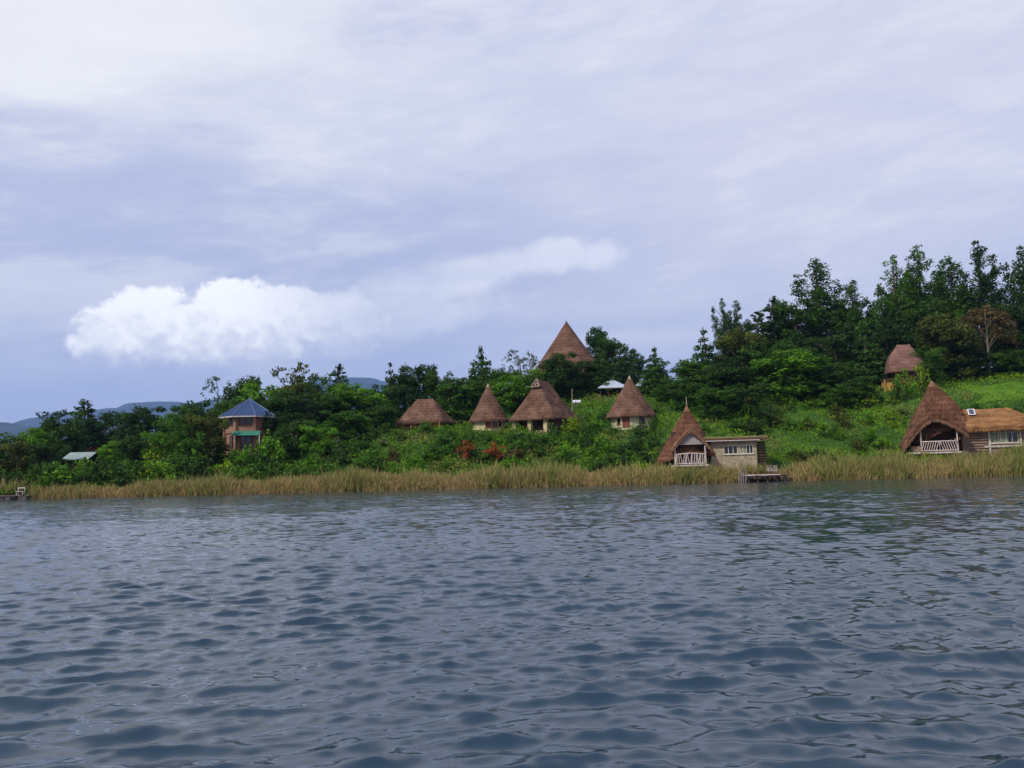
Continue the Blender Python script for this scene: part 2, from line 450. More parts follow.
# ------------------------------------------------------------------ building blocks
def flatwall(mb, p0, p1, z0, z1, t, holes=()):
    """wall from p0 to p1 (outer face on the right-hand side of the run), holes (u0,u1,za,zb) in metres from p0"""
    p0, p1 = Vector((*p0, 0)), Vector((*p1, 0))
    L = (p1 - p0).length
    d = (p1 - p0) / L
    nrm = Vector((d.y, -d.x, 0))
    us = sorted({0, L, *[h[0] for h in holes], *[h[1] for h in holes]})
    zs = sorted({z0, z1, *[h[2] for h in holes], *[h[3] for h in holes]})
    def hole(a, b, c, e):
        return any(h[0] - 1e-6 <= a and b <= h[1] + 1e-6 and h[2] - 1e-6 <= c and e <= h[3] + 1e-6 for h in holes)
    def pt(u, z, k):
        q = p0 + d * u - nrm * (t * k)
        return (q.x, q.y, z)
    for i in range(len(us) - 1):
        for j in range(len(zs) - 1):
            a, b, c, e = us[i], us[i + 1], zs[j], zs[j + 1]
            if hole(a, b, c, e):
                for q in (((a, c), (b, c)), ((b, c), (b, e)), ((b, e), (a, e)), ((a, e), (a, c))):
                    m_u = (q[0][0] + q[1][0]) / 2; m_z = (q[0][1] + q[1][1]) / 2
                    mb.add([pt(*q[0], 0), pt(*q[1], 0), pt(*q[1], 1), pt(*q[0], 1)], [(0, 1, 2, 3)])
                continue
            mb.add([pt(a, c, 0), pt(b, c, 0), pt(b, e, 0), pt(a, e, 0)], [(0, 1, 2, 3)])
            mb.add([pt(a, c, 1), pt(b, c, 1), pt(b, e, 1), pt(a, e, 1)], [(3, 2, 1, 0)])
    return d, nrm

def opening_fill(root, p0, d, nrm, h, kind, fm, pm, inset=.08, mull=1, curtain=None):
    """frame + pane or leaf set inside hole h of a wall that starts at p0"""
    u0, u1, za, zb = h
    p0 = Vector((*p0, 0))
    ang = math.atan2(d.y, d.x)
    def c(u, z, off):
        q = p0 + d * u - nrm * off
        return (q.x, q.y, z)
    w, hh = u1 - u0, zb - za
    if kind == 'door':
        o = MB().box(c((u0 + u1) / 2, (za + zb) / 2, inset), (w - .1, .06, hh - .06), ang).build('door', pm, root)
        fr = MB()
        fr.box(c(u0 + .05, (za + zb) / 2, .03), (.1, .14, hh), ang).box(c(u1 - .05, (za + zb) / 2, .03), (.1, .14, hh), ang)
        fr.box(c((u0 + u1) / 2, zb - .05, .03), (w - .2, .14, .1), ang)
        fr.build('door_frame', fm, o)
        MB().box(c(u1 - .22, za + hh * .47, inset - .06), (.05, .07, .12), ang).build('handle', M['wood_dark'], o)
        return o
    fr = MB()
    b = .075
    fr.box(c(u0 + b / 2, (za + zb) / 2, .03), (b, .14, hh), ang).box(c(u1 - b / 2, (za + zb) / 2, .03), (b, .14, hh), ang)
    fr.box(c((u0 + u1) / 2, zb - b / 2, .03), (w - 2 * b, .14, b), ang).box(c((u0 + u1) / 2, za + b / 2, .03), (w - 2 * b, .14, b), ang)
    for i in range(mull):
        uu = u0 + w * (i + 1) / (mull + 1)
        fr.box(c(uu, (za + zb) / 2, .04), (.07, .1, hh - 2 * b), ang)
    o = fr.build('window', fm, root)
    MB().box(c((u0 + u1) / 2, (za + zb) / 2, .11), (w - b, .02, hh - b), ang).build('pane', pm, o)
    MB().box(c((u0 + u1) / 2, za - .05, -.05), (w + .16, .16, .08), ang).build('sill', fm, o)
    if curtain:
        MB().box(c(u0 + w * .25, (za + zb) / 2, .075), (w * .42, .02, hh - 2 * b - .02), ang).build('curtain', curtain, o)
    return o

def ring_walls(root, Rw, n, z0, z1, rot, holes, wm, name='wall'):
    """n-sided round wall; holes: {side index: (kind, za, zb, frame mat, pane mat, width fraction)}"""
    mb = MB()
    todo = []
    for i in range(n):
        a0 = rot + 2 * math.pi * i / n
        a1 = rot + 2 * math.pi * (i + 1) / n
        p0 = (Rw * math.cos(a0), Rw * math.sin(a0)); p1 = (Rw * math.cos(a1), Rw * math.sin(a1))
        L = math.dist(p0, p1)
        hs = []
        if i in holes:
            kind, za, zb, fm, pm, fr = holes[i]
            hs = [(L * (1 - fr) / 2, L * (1 + fr) / 2, za, zb)]
        d, nrm = flatwall(mb, p0, p1, z0, z1, .22, hs)
        if hs:
            todo.append((p0, d, nrm, hs[0], kind, fm, pm))
    mb.build(name, wm, root)
    for t in todo:
        opening_fill(root, *t)

def side_at(n, rot, deg):
    """index of the wall side that faces this bearing (local degrees, -90 looks at the lake)"""
    return int(((R(deg) - rot) % (2 * math.pi)) / (2 * math.pi / n))

def circle(r, n, z=0.0, rot=0.0):
    return [(r * math.cos(rot + 2 * math.pi * i / n), r * math.sin(rot + 2 * math.pi * i / n), z) for i in range(n)]

def round_rect(w, l, rad, z, seg=6, sub=6):
    pts = []
    for cx, cy, a in ((w / 2 - rad, -l / 2 + rad, -90), (w / 2 - rad, l / 2 - rad, 0), (-w / 2 + rad, l / 2 - rad, 90), (-w / 2 + rad, -l / 2 + rad, 180)):
        for i in range(seg + 1):
            t = R(a + 90 * i / seg)
            pts.append((cx + rad * math.cos(t), cy + rad * math.sin(t), z))
    out = []
    for i in range(len(pts)):
        p, q = Vector(pts[i]), Vector(pts[(i + 1) % len(pts)])
        k = max(1, int((q - p).length / .8))
        out += [tuple(p.lerp(q, j / k)) for j in range(k)]
    return out

def roof_loft(mb, base, A, B, rows=14, thick=.3, sag=.03, jit=.05, belly=0.0, seed=1, lip=.04):
    rg = random.Random(seed)
    A, B = Vector(A), Vector(B)
    ab = (B - A); l2 = ab.x ** 2 + ab.y ** 2
    tops = []
    for p in base:
        t = 0 if l2 < 1e-6 else max(0, min(1, ((p[0] - A.x) * ab.x + (p[1] - A.y) * ab.y) / l2))
        tops.append(A + ab * t)
    Hh = A.z - base[0][2]
    outer = []
    n = len(base)
    for r in range(rows + 1):
        t = r / rows
        row = []
        for p, q in zip(base, tops):
            c = Vector(p).lerp(q, t * .985)
            c.z -= sag * Hh * math.sin(math.pi * t)
            out = (Vector(p) - q); out.z = 0
            if out.length > 1e-4:
                out.normalize()
            c += out * (belly * math.sin(math.pi * min(1, t * 1.2)))
            j = jit * (1 - .6 * t)
            c += out * rg.uniform(-j, j)
            c.z += rg.uniform(-j, j)
            row.append(c)
        outer.append(row)
    low = [Vector((c.x, c.y, c.z - thick)) + (q - Vector(p)).normalized() * lip for c, p, q in zip(outer[0], base, tops)]
    inner = [Vector(p).lerp(q, .12) + Vector((0, 0, -thick * 1.1)) for p, q in zip(base, tops)]
    inner2 = [Vector(p).lerp(q, .93) + Vector((0, 0, -thick * 1.4)) for p, q in zip(base, tops)]
    mb.ring([inner2, inner, low] + outer)
    m = len(mb.v)
    mb.add([A + Vector((0, 0, .05)), B + Vector((0, 0, .05))], [])
    top = m - n
    for i in range(n):
        a = top + i; b = top + (i + 1) % n
        k = 0 if (tops[i] - A).length < (tops[i] - B).length else 1
        mb.f.append((a, b, m + k))

def fringe(mb, base, centre, drop, n, seed, z_off=0.0, w=.09):
    """ragged straw ends hanging along an eave"""
    rg = random.Random(seed)
    m = len(base)
    for _ in range(n):
        i = rg.randrange(m)
        p = Vector(base[i]).lerp(Vector(base[(i + 1) % m]), rg.random())
        tan = (Vector(base[(i + 1) % m]) - Vector(base[i])).normalized()
        out = Vector((p.x - centre[0], p.y - centre[1], 0)).normalized()
        q = p + out * rg.uniform(-.10, .06)
        q.z += z_off
        L = drop * rg.uniform(.5, 1.5)
        e = q + out * rg.uniform(-.02, .12) - Vector((0, 0, L)) + tan * rg.uniform(-.1, .1)
        a = tan * w * .5
        mb.add([q - a, q + a, e + a * .4, e - a * .4], [(0, 1, 2, 3)])

def porch_thatch(mb, w, zpk, zend, y0, y1, thick, power=1.4, jit=.06, seed=3, shiftx=0.0, nx=30, ny=12, end_r=None):
    rg = random.Random(seed)
    end_r = zend if end_r is None else end_r
    top, bot = [], []
    for j in range(ny + 1):
        ty = j / ny
        y = y0 + (y1 - y0) * ty
        rt, rb = [], []
        for i in range(nx + 1):
            u = -1 + 2 * i / nx
            ze = zend if u < 0 else end_r
            z = zpk - (zpk - ze) * abs(u) ** power - (.16 if j == 0 else 0)
            x = shiftx + u * w
            rt.append(Vector((x + rg.uniform(-jit, jit), y + rg.uniform(-jit, jit), z + rg.uniform(-jit, jit) * .8)))
            rb.append(Vector((x * 1.0, y + .05, z - thick * (1 - .25 * abs(u)) + rg.uniform(-jit, jit) * .5)))
        top.append(rt); bot.append(rb)
    mb.grid(top)
    mb.grid([r[::-1] for r in bot])
    mb.grid([bot[0], top[0]])
    mb.grid([top[-1], bot[-1]])
    mb.grid([[r[0] for r in top], [r[0] for r in bot]])
    mb.grid([[r[-1] for r in bot], [r[-1] for r in top]])
    return top[0], bot[0]

# ------------------------------------------------------------------ conical huts
def cone_hut(name, label, px, py_base, py_eave, py_apex, Yd, half_px, wallm, thm, holes, seed, n=16, tip=True, group='thatched huts on the hillside', wall_h_extra=.25, Rw_f=.82):
    k = Yd / F
    b = P(px, py_base, Yd)
    g = gz(b.x, b.y)
    z0 = min(b.z, g + .4)
    root = thing(name, label, 'hut', (b.x, b.y, z0), 0, group)
    ze = P(px, py_eave, Yd).z - z0
    za = P(px, py_apex, Yd).z - z0
    Re = half_px * k
    Rw = Re * Rw_f
    rot = R(-90) - math.pi / n
    hs = {}
    for deg, kind, fa, fb, fm, pm, fr in holes:
        hs[side_at(n, rot, deg)] = (kind, ze * fa, ze * fb, fm, pm, fr)
    ring_walls(root, Rw, n, -1.2, ze + wall_h_extra, rot, hs, wallm)
    mb = MB()
    base = circle(Re, 72, ze)
    roof_loft(mb, base, (0, 0, za), (0, 0, za), 18, .28, .015, .045, 0, seed)
    rf = mb.build('roof', thm, root)
    fr = MB()
    fringe(fr, base, (0, 0), .14, 420, seed + 1, -.2)
    fr.build('straw_fringe', thm, rf, False, 'stuff')
    if tip:
        t = MB()
        t.ring([circle(.31, 12, za - .5), circle(.2, 12, za - .27), circle(.11, 12, za - .05), circle(.03, 12, za + .12)])
        t.build('roof_cap', M['thatch_tip'] if tip is True else tip, rf)
    fl = MB()
    fl.ring([circle(Rw - .2, n, .02, rot), circle(.01, n, .02, rot)])
    fl.build('floor_slab', M['stone'], root)
    return root

WR, GL, CR, FRM = M['wood_red'], M['glass'], M['cream'], M['wood_brown']
cone_hut('conical_hut', 'small conical thatched hut with cream wall behind the yellow-green hedge', 489, 431, 420.5, 384, 134, 19.8, M['cream'], M['thatch_brown'],
         [(-100, 'window', .25, .92, WR, WR, .9), (-78, 'window', .25, .92, WR, GL, .9), (-48, 'window', .3, .9, WR, GL, .7)], 21)
cone_hut('conical_hut', 'pale-walled conical thatched hut with red-brown door, above the banana leaves', 631.5, 428.5, 416, 376, 130, 25, M['white_plaster'], M['thatch_brown'],
         [(-128, 'window', .3, .8, FRM, GL, .5), (-107, 'door', .0, .95, WR, WR, .95), (-64, 'window', .3, .85, FRM, GL, .75)], 22)
big = cone_hut('great_cone_hut', 'towering brown thatched cone, the highest roof among the hilltop trees', 568.5, 388, 377, 321, 175, 39.5, M['wood_brown'], M['thatch_big'],
               [(-110, 'window', .2, .9, FRM, GL, .8), (-70, 'window', .2, .9, FRM, GL, .8), (-90, 'door', .0, .95, FRM, FRM, .7)], 23, n=20, tip=M['wood_dark'], group=None)

def hip_hut(name, label, px, py_base, py_eave, py_apex, Yd, w, l, rz, ridge, wallm, thm, seed, walls, rad=1.4, ridge_dx=0.0, belly=0.0, group='thatched huts on the hillside'):
    b = P(px, py_base, Yd)
    g = gz(b.x, b.y)
    z0 = min(b.z, g + .4)
    root = thing(name, label, 'hut', (b.x, b.y, z0), rz, group)
    ze = P(px, py_eave, Yd).z - z0
    za = P(px, py_apex, Yd).z - z0
    base = round_rect(w, l, rad, ze)
    mb = MB()
    if l > w:
        A, B = (0, -ridge / 2, za), (0, ridge / 2, za)
    else:
        A, B = (-ridge / 2 + ridge_dx, 0, za), (ridge / 2 + ridge_dx, 0, za)
    roof_loft(mb, base, A, B, 14, .3, .03 - belly * .22, .05, belly, seed)
    rf = mb.build('roof', thm, root)
    fr = MB()
    fringe(fr, base, (0, 0), .15, 420, seed + 1, -.2)
    fr.build('straw_fringe', thm, rf, False, 'stuff')
    walls(root, w / 2 - .9, l / 2 - .9, ze)
    return root, rf, A, B, ze, za

def walls_hip(root, hx, hy, ze):
    wm = MB()
    hf = [(1.0, 2.6, -.2, ze - .35), (3.2, 4.6, .6, ze - .35), (5.2, 6.4, .6, ze - .35)]
    d, nrm = flatwall(wm, (-hx, -hy), (hx, -hy), -1.5, ze + .25, .22, hf)
    hr = [(1.2, 2.4, .6, ze - .35)]
    d2, n2 = flatwall(wm, (hx, -hy), (hx, hy), -1.5, ze + .25, .22, hr)
    flatwall(wm, (hx, hy), (-hx, hy), -1.5, ze + .25, .22)
    flatwall(wm, (-hx, hy), (-hx, -hy), -1.5, ze + .25, .22)
    wm.build('wall', M['ochre'], root)
    opening_fill(root, (-hx, -hy), d, nrm, hf[0], 'door', M['beam'], M['wood_red'])
    for h in hf[1:]:
        opening_fill(root, (-hx, -hy), d, nrm, h, 'window', M['beam'], M['wood_red'])
    opening_fill(root, (hx, -hy), d2, n2, hr[0], 'window', M['beam'], GL)
    bm_ = MB()
    bm_.box((0, -hy - .55, ze - .28), (2 * hx + .6, .2, .22))
    for x in (-hx - .2, -hx * .33, hx * .33, hx + .2):
        bm_.tube((x, -hy - .55, -1.2), (x, -hy - .55, ze - .38), .1, .09, 8)
    bm_.build('veranda_frame', M['beam'], root)

hip_hut('hip_roofed_hut', 'long hip-roofed thatched hut with ochre wall and pale veranda beam', 425.5, 431, 422.5, 399, 140, 9.2, 7.2, R(-17), 3.0, M['ochre'], M['thatch_brown'], 31, walls_hip)

def walls_double(root, hx, hy, ze):
    wm = MB()
    # open veranda front with a recessed wall
    hf = [(1.2, 2.2, -.1, ze - .2), (3.4, 4.6, .7, ze - .2)]
    d, nrm = flatwall(wm, (-hx, -hy + 1.6), (hx, -hy + 1.6), -1.5, ze + .5, .22, hf)
    hr = [(1.5, 2.7, .6, ze - .3)]
    d2, n2 = flatwall(wm, (hx, -hy + 1.6), (hx, hy), -1.5, ze + .25, .22, hr)
    flatwall(wm, (hx, hy), (-hx, hy), -1.5, ze + .25, .22)
    flatwall(wm, (-hx, hy), (-hx, -hy + 1.6), -1.5, ze + .25, .22)
    wm.build('wall', M['wood_brown'], root)
    opening_fill(root, (-hx, -hy + 1.6), d, nrm, hf[0], 'door', FRM, WR)
    opening_fill(root, (-hx, -hy + 1.6), d, nrm, hf[1], 'window', FRM, GL)
    opening_fill(root, (hx, -hy + 1.6), d2, n2, hr[0], 'window', FRM, GL)
    for x in (-hx + .1, -hx * .12, hx * .74):
        MB().box((x, -hy, (ze - .25 - 1.5) / 2), (.62, .62, ze - .25 + 1.5)).build('pillar', M['cream'], root)
    MB().box((0, -hy, ze - .05), (2 * hx + .3, .3, .35)).build('beam', FRM, root)
    MB().box((0, -hy + .8, -.35), (2 * hx + .6, 2.2, .5)).build('veranda_floor', M['stone'], root)

dh, drf, dA, dB, dze, dza = hip_hut('gabled_thatch_hut', 'wide brown thatched hut with a small pale gablet and cream veranda pillars', 544.5, 431, 419.5, 380.5, 133, 8.6, 9.2, R(-33), 3.0, None, M['thatch_brown'], 33, walls_double, rad=1.0)
gb = MB()
gx, gzz = .8, dza - 1.2
gy = dA[1] - 1.02
tri = [Vector((0, gy + .55, dza + .12)), Vector((-gx, gy, gzz)), Vector((gx, gy, gzz))]
for a, b_ in ((0, 1), (0, 2), (1, 2)):
    gb.tube(tri[a], tri[b_], .12, .12, 6)
gb.tube((0, gy + .3, dza - .5), (0, gy, gzz), .08, .08, 6)
gb.tube((-.4, gy + .25, dza - .75), (.4, gy + .25, dza - .75), .08, .08, 6)
gab = gb.build('gablet_frame', M['gablet'], dh)
MB().add([tri[0] + Vector((0, .14, 0)), tri[1] + Vector((0, .14, 0)), tri[2] + Vector((0, .14, 0)), Vector((0, gy + 1.6, dza + .1)), Vector((-gx, gy + 1.6, gzz)), Vector((gx, gy + 1.6, gzz))],
         [(0, 1, 2), (0, 3, 4, 1), (0, 2, 5, 3)]).build('gablet', M['thatch_brown'], dh)

# upper hut among the tall trees
def walls_upper(root, hx, hy, ze):
    wm = MB()
    hf = [(1.0, 2.0, -.1, ze - .3), (3.0, 4.2, .6, ze - .3)]
    d, nrm = flatwall(wm, (-hx, -hy), (hx, -hy), -2, ze + .25, .22, hf)
    for a, b_ in (((hx, -hy), (hx, hy)), ((hx, hy), (-hx, hy)), ((-hx, hy), (-hx, -hy))):
        flatwall(wm, a, b_, -2, ze + .25, .22)
    wm.build('wall', M['wood_brown'], root)
    opening_fill(root, (-hx, -hy), d, nrm, hf[0], 'door', FRM, WR)
    opening_fill(root, (-hx, -hy), d, nrm, hf[1], 'window', FRM, GL)
    k = 140 / F
    # ochre lean-to with its own flat roof on the left
    lz = -2.0
    MB().box((-hx - .9, -hy - 1.0, lz + 1.1), (2.9, 2.2, 2.9)).build('lean_to', M['ochre'], root)
    MB().box((-hx - .9, -hy - 1.15, lz + 2.65), (3.3, 2.7, .16)).build('lean_to_roof', M['wood_brown'], root)
    for x in (-hx - 2.45, -hx + .65):
        MB().box((x, -hy - 2.4, lz + 1.0), (.16, .16, 3.1)).build('post', M['beam'], root)
hip_hut('thatched_hilltop_hut', 'pinkish thatched hut with ochre lean-to under the tall ridge trees', 906, 383, 371, 344.5, 141, 6.0, 5.4, R(-10), 2.1, None, M['thatch_pink'], 35, walls_upper, rad=1.6, belly=.42, group=None)

# ------------------------------------------------------------------ blue-roofed house
def blue_house():
    Yd = 132; k = Yd / F
    b = P(249, 449, Yd)
    z0 = b.z
    root = thing('octagonal_house', 'two-storey octagonal brick house with blue metal roof and green awning', 'house', (b.x, b.y, z0), R(7))
    ze = P(249, 417.5, Yd).z - z0
    za = P(249, 399, Yd).z - z0
    zf = P(249, 433, Yd).z - z0
    Re, Rw, n = 4.75, 3.75, 8
    rot = R(-90) - math.pi / 8
    def ring(Rr, z0_, z1_, holes, mats):
        for i in range(n):
            a0, a1 = rot + 2 * math.pi * i / n, rot + 2 * math.pi * (i + 1) / n
            p0 = (Rr * math.cos(a0), Rr * math.sin(a0)); p1 = (Rr * math.cos(a1), Rr * math.sin(a1))
            mb = MB()
            hs = holes.get(i, [])
            d, nrm = flatwall(mb, p0, p1, z0_, z1_, .24, [h[0] for h in hs])
            mb.build('wall', mats[i], root)
            for h, kind, fm, pm in hs:
                opening_fill(root, p0, d, nrm, h, kind, fm, pm)
    L = 2 * Rw * math.sin(math.pi / 8)
    br, bp = M['brick'], M['brick_pale']
    mats = [bp, br, br, br, br, br, br, bp]
    wu = (L * .18, L * .86, ze - 1.35, ze - .12)
    ring(Rw, zf, ze + .2, {0: [(wu, 'window', M['wood_brown'], GL)], 7: [((L * .2, L * .8, ze - 1.35, ze - .12), 'window', M['wood_brown'], GL)],
                            1: [((L * .62, L * .9, ze - 1.35, ze - .12), 'window', M['wood_brown'], GL)]}, mats)
    ring(Rw - .12, -2.0, zf - .12, {0: [((L * .22, L * .84, -.2, zf - .45), 'window', M['wood_brown'], GL)], 7: [((L * .4, L * .86, .2, zf - .5), 'window', M['wood_brown'], GL)]}, [bp] * 8)
    MB().ring([circle(Rw + .06, 8, zf - .12, rot), circle(Rw + .06, 8, zf, rot)]).ring([circle(Rw - .5, 8, zf - .121, rot), circle(Rw + .06, 8, zf - .121, rot)]).build('floor_band', M['brick_pale'], root)
    for i in (0, 1, 7, 2):
        a = rot + 2 * math.pi * i / n
        MB().box(((Rw + .05) * math.cos(a), (Rw + .05) * math.sin(a), (ze - 2) / 2), (.42, .42, ze + 2), a).build('corner_pier', bp, root)
    rf = MB()
    e, ap = circle(Re, 8, ze, rot), (0, 0, za)
    for i in range(8):
        p, q = Vector(e[i]), Vector(e[(i + 1) % 8])
        m = 9
        for j in range(m):
            a_, b_ = p.lerp(q, j / m), p.lerp(q, (j + 1) / m)
            rf.add([a_, b_, Vector(ap)], [(0, 1, 2)])
    rf.ring([circle(Re - .3, 8, ze - .1, rot), circle(.02, 8, ze - .1, rot)])
    roof = rf.build('roof', M['blue_metal'], root)
    for i in range(8):
        p, q = Vector(e[i]), Vector(ap)
        MB().tube(p + Vector((0, 0, .03)), q + Vector((0, 0, .03)), .09, .07, 6).build('hip_cap', M['blue_trim'], roof)
    sm = MB()
    for i in range(8):
        p, q = Vector(e[i]), Vector(e[(i + 1) % 8])
        mid = (p + q) / 2
        for j in range(1, 9):
            a_ = p.lerp(q, j / 9)
            t = 1 - abs(j / 9 - .5) * 2
            c = a_.lerp(Vector(ap) + (a_ - mid) * 0, min(.96, t * .95))
            # seams run up the slope, parallel to the face's own fall line
            up = (Vector(ap) - mid)
            c = a_ + up * (t * .97)
            sm.tube(a_ + Vector((0, 0, .025)), c + Vector((0, 0, .025)), .028, .028, 4)
    sm.build('seams', M['blue_metal'], roof)
    MB().tube((0, 0, za - .1), (0, 0, za + .3), .16, .05, 8).build('roof_cap', M['blue_trim'], roof)
    MB().ring([circle(Re + .02, 8, ze - .02, rot), circle(Re + .02, 8, ze - .24, rot), circle(Re - .1, 8, ze - .24, rot)]).build('fascia', M['fascia'], root)
    # awning over the ground-floor opening
    a0, a1 = rot, rot + math.pi / 4
    p0 = Vector(((Rw) * math.cos(a0), (Rw) * math.sin(a0), 0)); p1 = Vector((Rw * math.cos(a1), Rw * math.sin(a1), 0))
    d = (p1 - p0).normalized(); nr = Vector((d.y, -d.x, 0))
    A, B = p0 - d * .35, p1 + d * 1.05
    top = [A + nr * .2 + Vector((0, 0, zf + .12)), B + nr * .2 + Vector((0, 0, zf + .12))]
    low = [A + nr * 1.5 + Vector((0, 0, zf - .62)), B + nr * 1.5 + Vector((0, 0, zf - .62))]
    aw = MB()
    up, dn = [], []
    for j in range(31):
        o = Vector((0, 0, .035 if j % 2 else 0))
        up.append(top[0].lerp(top[1], j / 30) + o); dn.append(low[0].lerp(low[1], j / 30) + o)
    aw.grid([up, dn]); aw.grid([[q - Vector((0, 0, .05)) for q in dn], [q - Vector((0, 0, .05)) for q in up]]); aw.grid([dn, [q - Vector((0, 0, .05)) for q in dn]])
    aw.build('awning', M['green_metal'], root)
    for q in low:
        MB().tube((q.x, q.y + .1, -2), (q.x, q.y + .1, zf - .62), .09, .09, 8).build('post', M['fascia'], root)
blue_house()

# ------------------------------------------------------------------ lakeside lodges
def railing(root, x0, x1, y, z0, z1, style, mat, seed):
    rg = random.Random(seed)
    rl = MB()
    hump = .12 if style == 'branch' else 0
    n = 14
    def topz(x):
        t = (x - x0) / (x1 - x0)
        return z1 - .1 + hump * math.sin(math.pi * t)
    pts = [(x0 + (x1 - x0) * i / n, y, topz(x0 + (x1 - x0) * i / n)) for i in range(n + 1)]
    rl.path(pts, [.075] * (n + 1), 6)
    rl.tube((x0, y, z0 + .12), (x1, y, z0 + .12), .07, .07, 6)
    r = rl.build('railing', mat, root)
    m = 17 if style == 'branch' else 15
    for i in range(m):
        t = (i + .5) / m
        x = x0 + (x1 - x0) * t
        if style == 'branch':
            xa, xb = x + rg.uniform(-.12, .12), x + rg.uniform(-.2, .2)
        else:
            lean = .34 if t < .46 else (-.34 if t > .54 else 0)
            xa, xb = x - lean / 2, x + lean / 2
        b = MB()
        mid = ((xa + xb) / 2 + (rg.uniform(-.06, .06) if style == 'branch' else 0), y, (z0 + topz(x)) / 2)
        b.path([(xa, y, z0 + .1), mid, (min(max(xb, x0), x1), y, topz(x))], [.045, .042, .04], 5)
        b.build('baluster', mat, r)

def lodge_jetty():
    Yd = 106; k = Yd / F; RZ = R(-8)
    b = P(687.5, 470, Yd)
    g = gz(b.x, b.y)
    root = thing('thatched_lodge', 'lakeside thatched lodge with grey gable porch and flat-roofed stone wing', 'lodge', (b.x, b.y, g), RZ)
    loc = (b.x, b.y, g)
    Z = lambda py, px=687.5, y=0.0: local_at(px, py, loc, RZ, y).z
    X = lambda px, y=0.0: local_at(px, 455, loc, RZ, y).x
    deck = Z(464.5, 690, -3.6)
    zlow, zap = Z(460), Z(405.5)
    Re = 3.75
    ax = X(689)
    base = []
    for i in range(96):
        t = 2 * math.pi * i / 96
        # the thatch sweeps lowest on the far left and is trimmed where the stone wing meets it
        cut = max(0, math.cos(t)) ** 2
        fr = max(0, math.cos(t + math.pi / 2)) ** 4
        s = 1 - .16 * cut - .2 * fr
        zz = zlow + (zap - zlow) * (1 - s)
        base.append((ax + (Re + .35 * max(0, -math.cos(t))) * s * math.cos(t), Re * s * math.sin(t), zz))
    mb = MB()
    roof_loft(mb, base, (ax, 0, zap), (ax, 0, zap), 22, .34, .0, .10, .06, 41)
    rf = mb.build('roof', M['thatch_red'], root)
    fr = MB(); fringe(fr, base, (ax, 0), .26, 700, 42, -.2); fr.build('straw_fringe', M['thatch_red'], rf, False, 'stuff')
    t = MB(); t.ring([circle(.48, 14, zap - .8), circle(.31, 14, zap - .45), circle(.16, 14, zap - .15), circle(.03, 14, zap + .08)])
    t.v = [(v[0] + ax, v[1], v[2]) for v in t.v]
    t.build('roof_cap', M['thatch_rim'], rf)
    MB().tube((ax, 0, zap), (ax, 0, Z(397)), .05, .035, 6).build('finial', M['wood_pale'], rf)
    # porch roof
    pr = MB()
    px0, px1 = X(671.5, -3.8), X(712, -3.8)
    w = (px1 - px0) / 2; sx = (px0 + px1) / 2
    f_t, f_b = porch_thatch(pr, w, Z(427.5, 690, -3.9), Z(449, 690, -3.9), -4.0, -.8, .42, 1.25, .06, 43, sx)
    prf = pr.build('porch_roof', M['thatch_rim'], root)
    fr = MB()
    fringe(fr, f_b, (sx, 3), .2, 500, 44, .1, .08); fr.build('straw_fringe', M['thatch_rim'], prf, False, 'stuff')
    xl, xr = X(675, -3.6), X(705.5, -3.6)
    gm = MB()
    gzb, gzt = Z(444, 690, -3.6), Z(430.5, 690, -3.6)
    hw = (xr - xl) / 2; cx = (xl + xr) / 2
    for yy, flip in ((-3.62, 0), (-3.54, 1)):
        gm.add([(xl, yy, gzb), (xr, yy, gzb), (xr, yy, gzb + .12), (cx, yy, gzt), (xl, yy, gzb + .12)], [(0, 1, 2, 3, 4) if not flip else (4, 3, 2, 1, 0)])
    gm.box((cx, -3.6, gzb - .02), (xr - xl + .1, .16, .12))
    gm.build('gable', M['grey_board'], root)
    for x in (xl, xr):
        MB().tube((x, -3.6, -.4), (x, -3.6, gzb), .11, .1, 8).build('post', M['wood_pale'], root)
    railing(root, xl + .1, xr - .1, -3.66, deck, Z(453.5, 690, -3.6), 'branch', M['wood_white'], 45)
    MB().box((cx, -1.7, deck - .12), (xr - xl + .7, 4.0, .22)).build('deck', M['wood_pale'], root)
    bs = MB(); bs.ring([circle(2.9, 20, -1.5), circle(2.9, 20, deck - .02), circle(.02, 20, deck - .02)]); bs.build('foundation', M['stone'], root)
    wl = MB()
    h = [(1.6, 2.5, deck + .02, deck + 2.0)]
    d, nrm = flatwall(wl, (cx - 2.1, -1.2), (cx + 2.1, -1.2), deck, Z(432), .2, h)
    flatwall(wl, (cx + 2.1, -1.2), (cx + 1.6, 2.0), deck, Z(440), .2)
    flatwall(wl, (cx - 1.6, 2.0), (cx - 2.1, -1.2), deck, Z(440), .2)
    flatwall(wl, (cx + 1.6, 2.0), (cx - 1.6, 2.0), deck, Z(440), .2)
    wl.build('wall', M['log'], root)
    opening_fill(root, (cx - 2.1, -1.2), d, nrm, h[0], 'door', M['wood_dark'], M['wood_dark'])
    # stone wing
    wx0, wx1, yf = X(711, -1), X(757, -1), -1.0
    x2 = X(766, -.5)
    wt = Z(441.5)
    wm = MB()
    hz = (Z(455.5), Z(447))
    hs = [(X(724, -1) - wx0, X(738, -1) - wx0, *hz), (X(740, -1) - wx0, X(753.5, -1) - wx0, *hz)]
    d, nrm = flatwall(wm, (wx0, yf), (wx1, yf), -1.0, wt, .25, hs)
    flatwall(wm, (wx1 + .0, yf), (wx1, 3.2), -1.0, wt, .25)
    flatwall(wm, (wx1, 3.2), (wx0, 3.2), -1.0, wt, .25)
    flatwall(wm, (wx0, 3.2), (wx0, yf), -1.0, wt, .25)
    wm.build('wing_wall', M['stone'], root)
    opening_fill(root, (wx0, yf), d, nrm, hs[0], 'window', M['frame'], GL, mull=2)
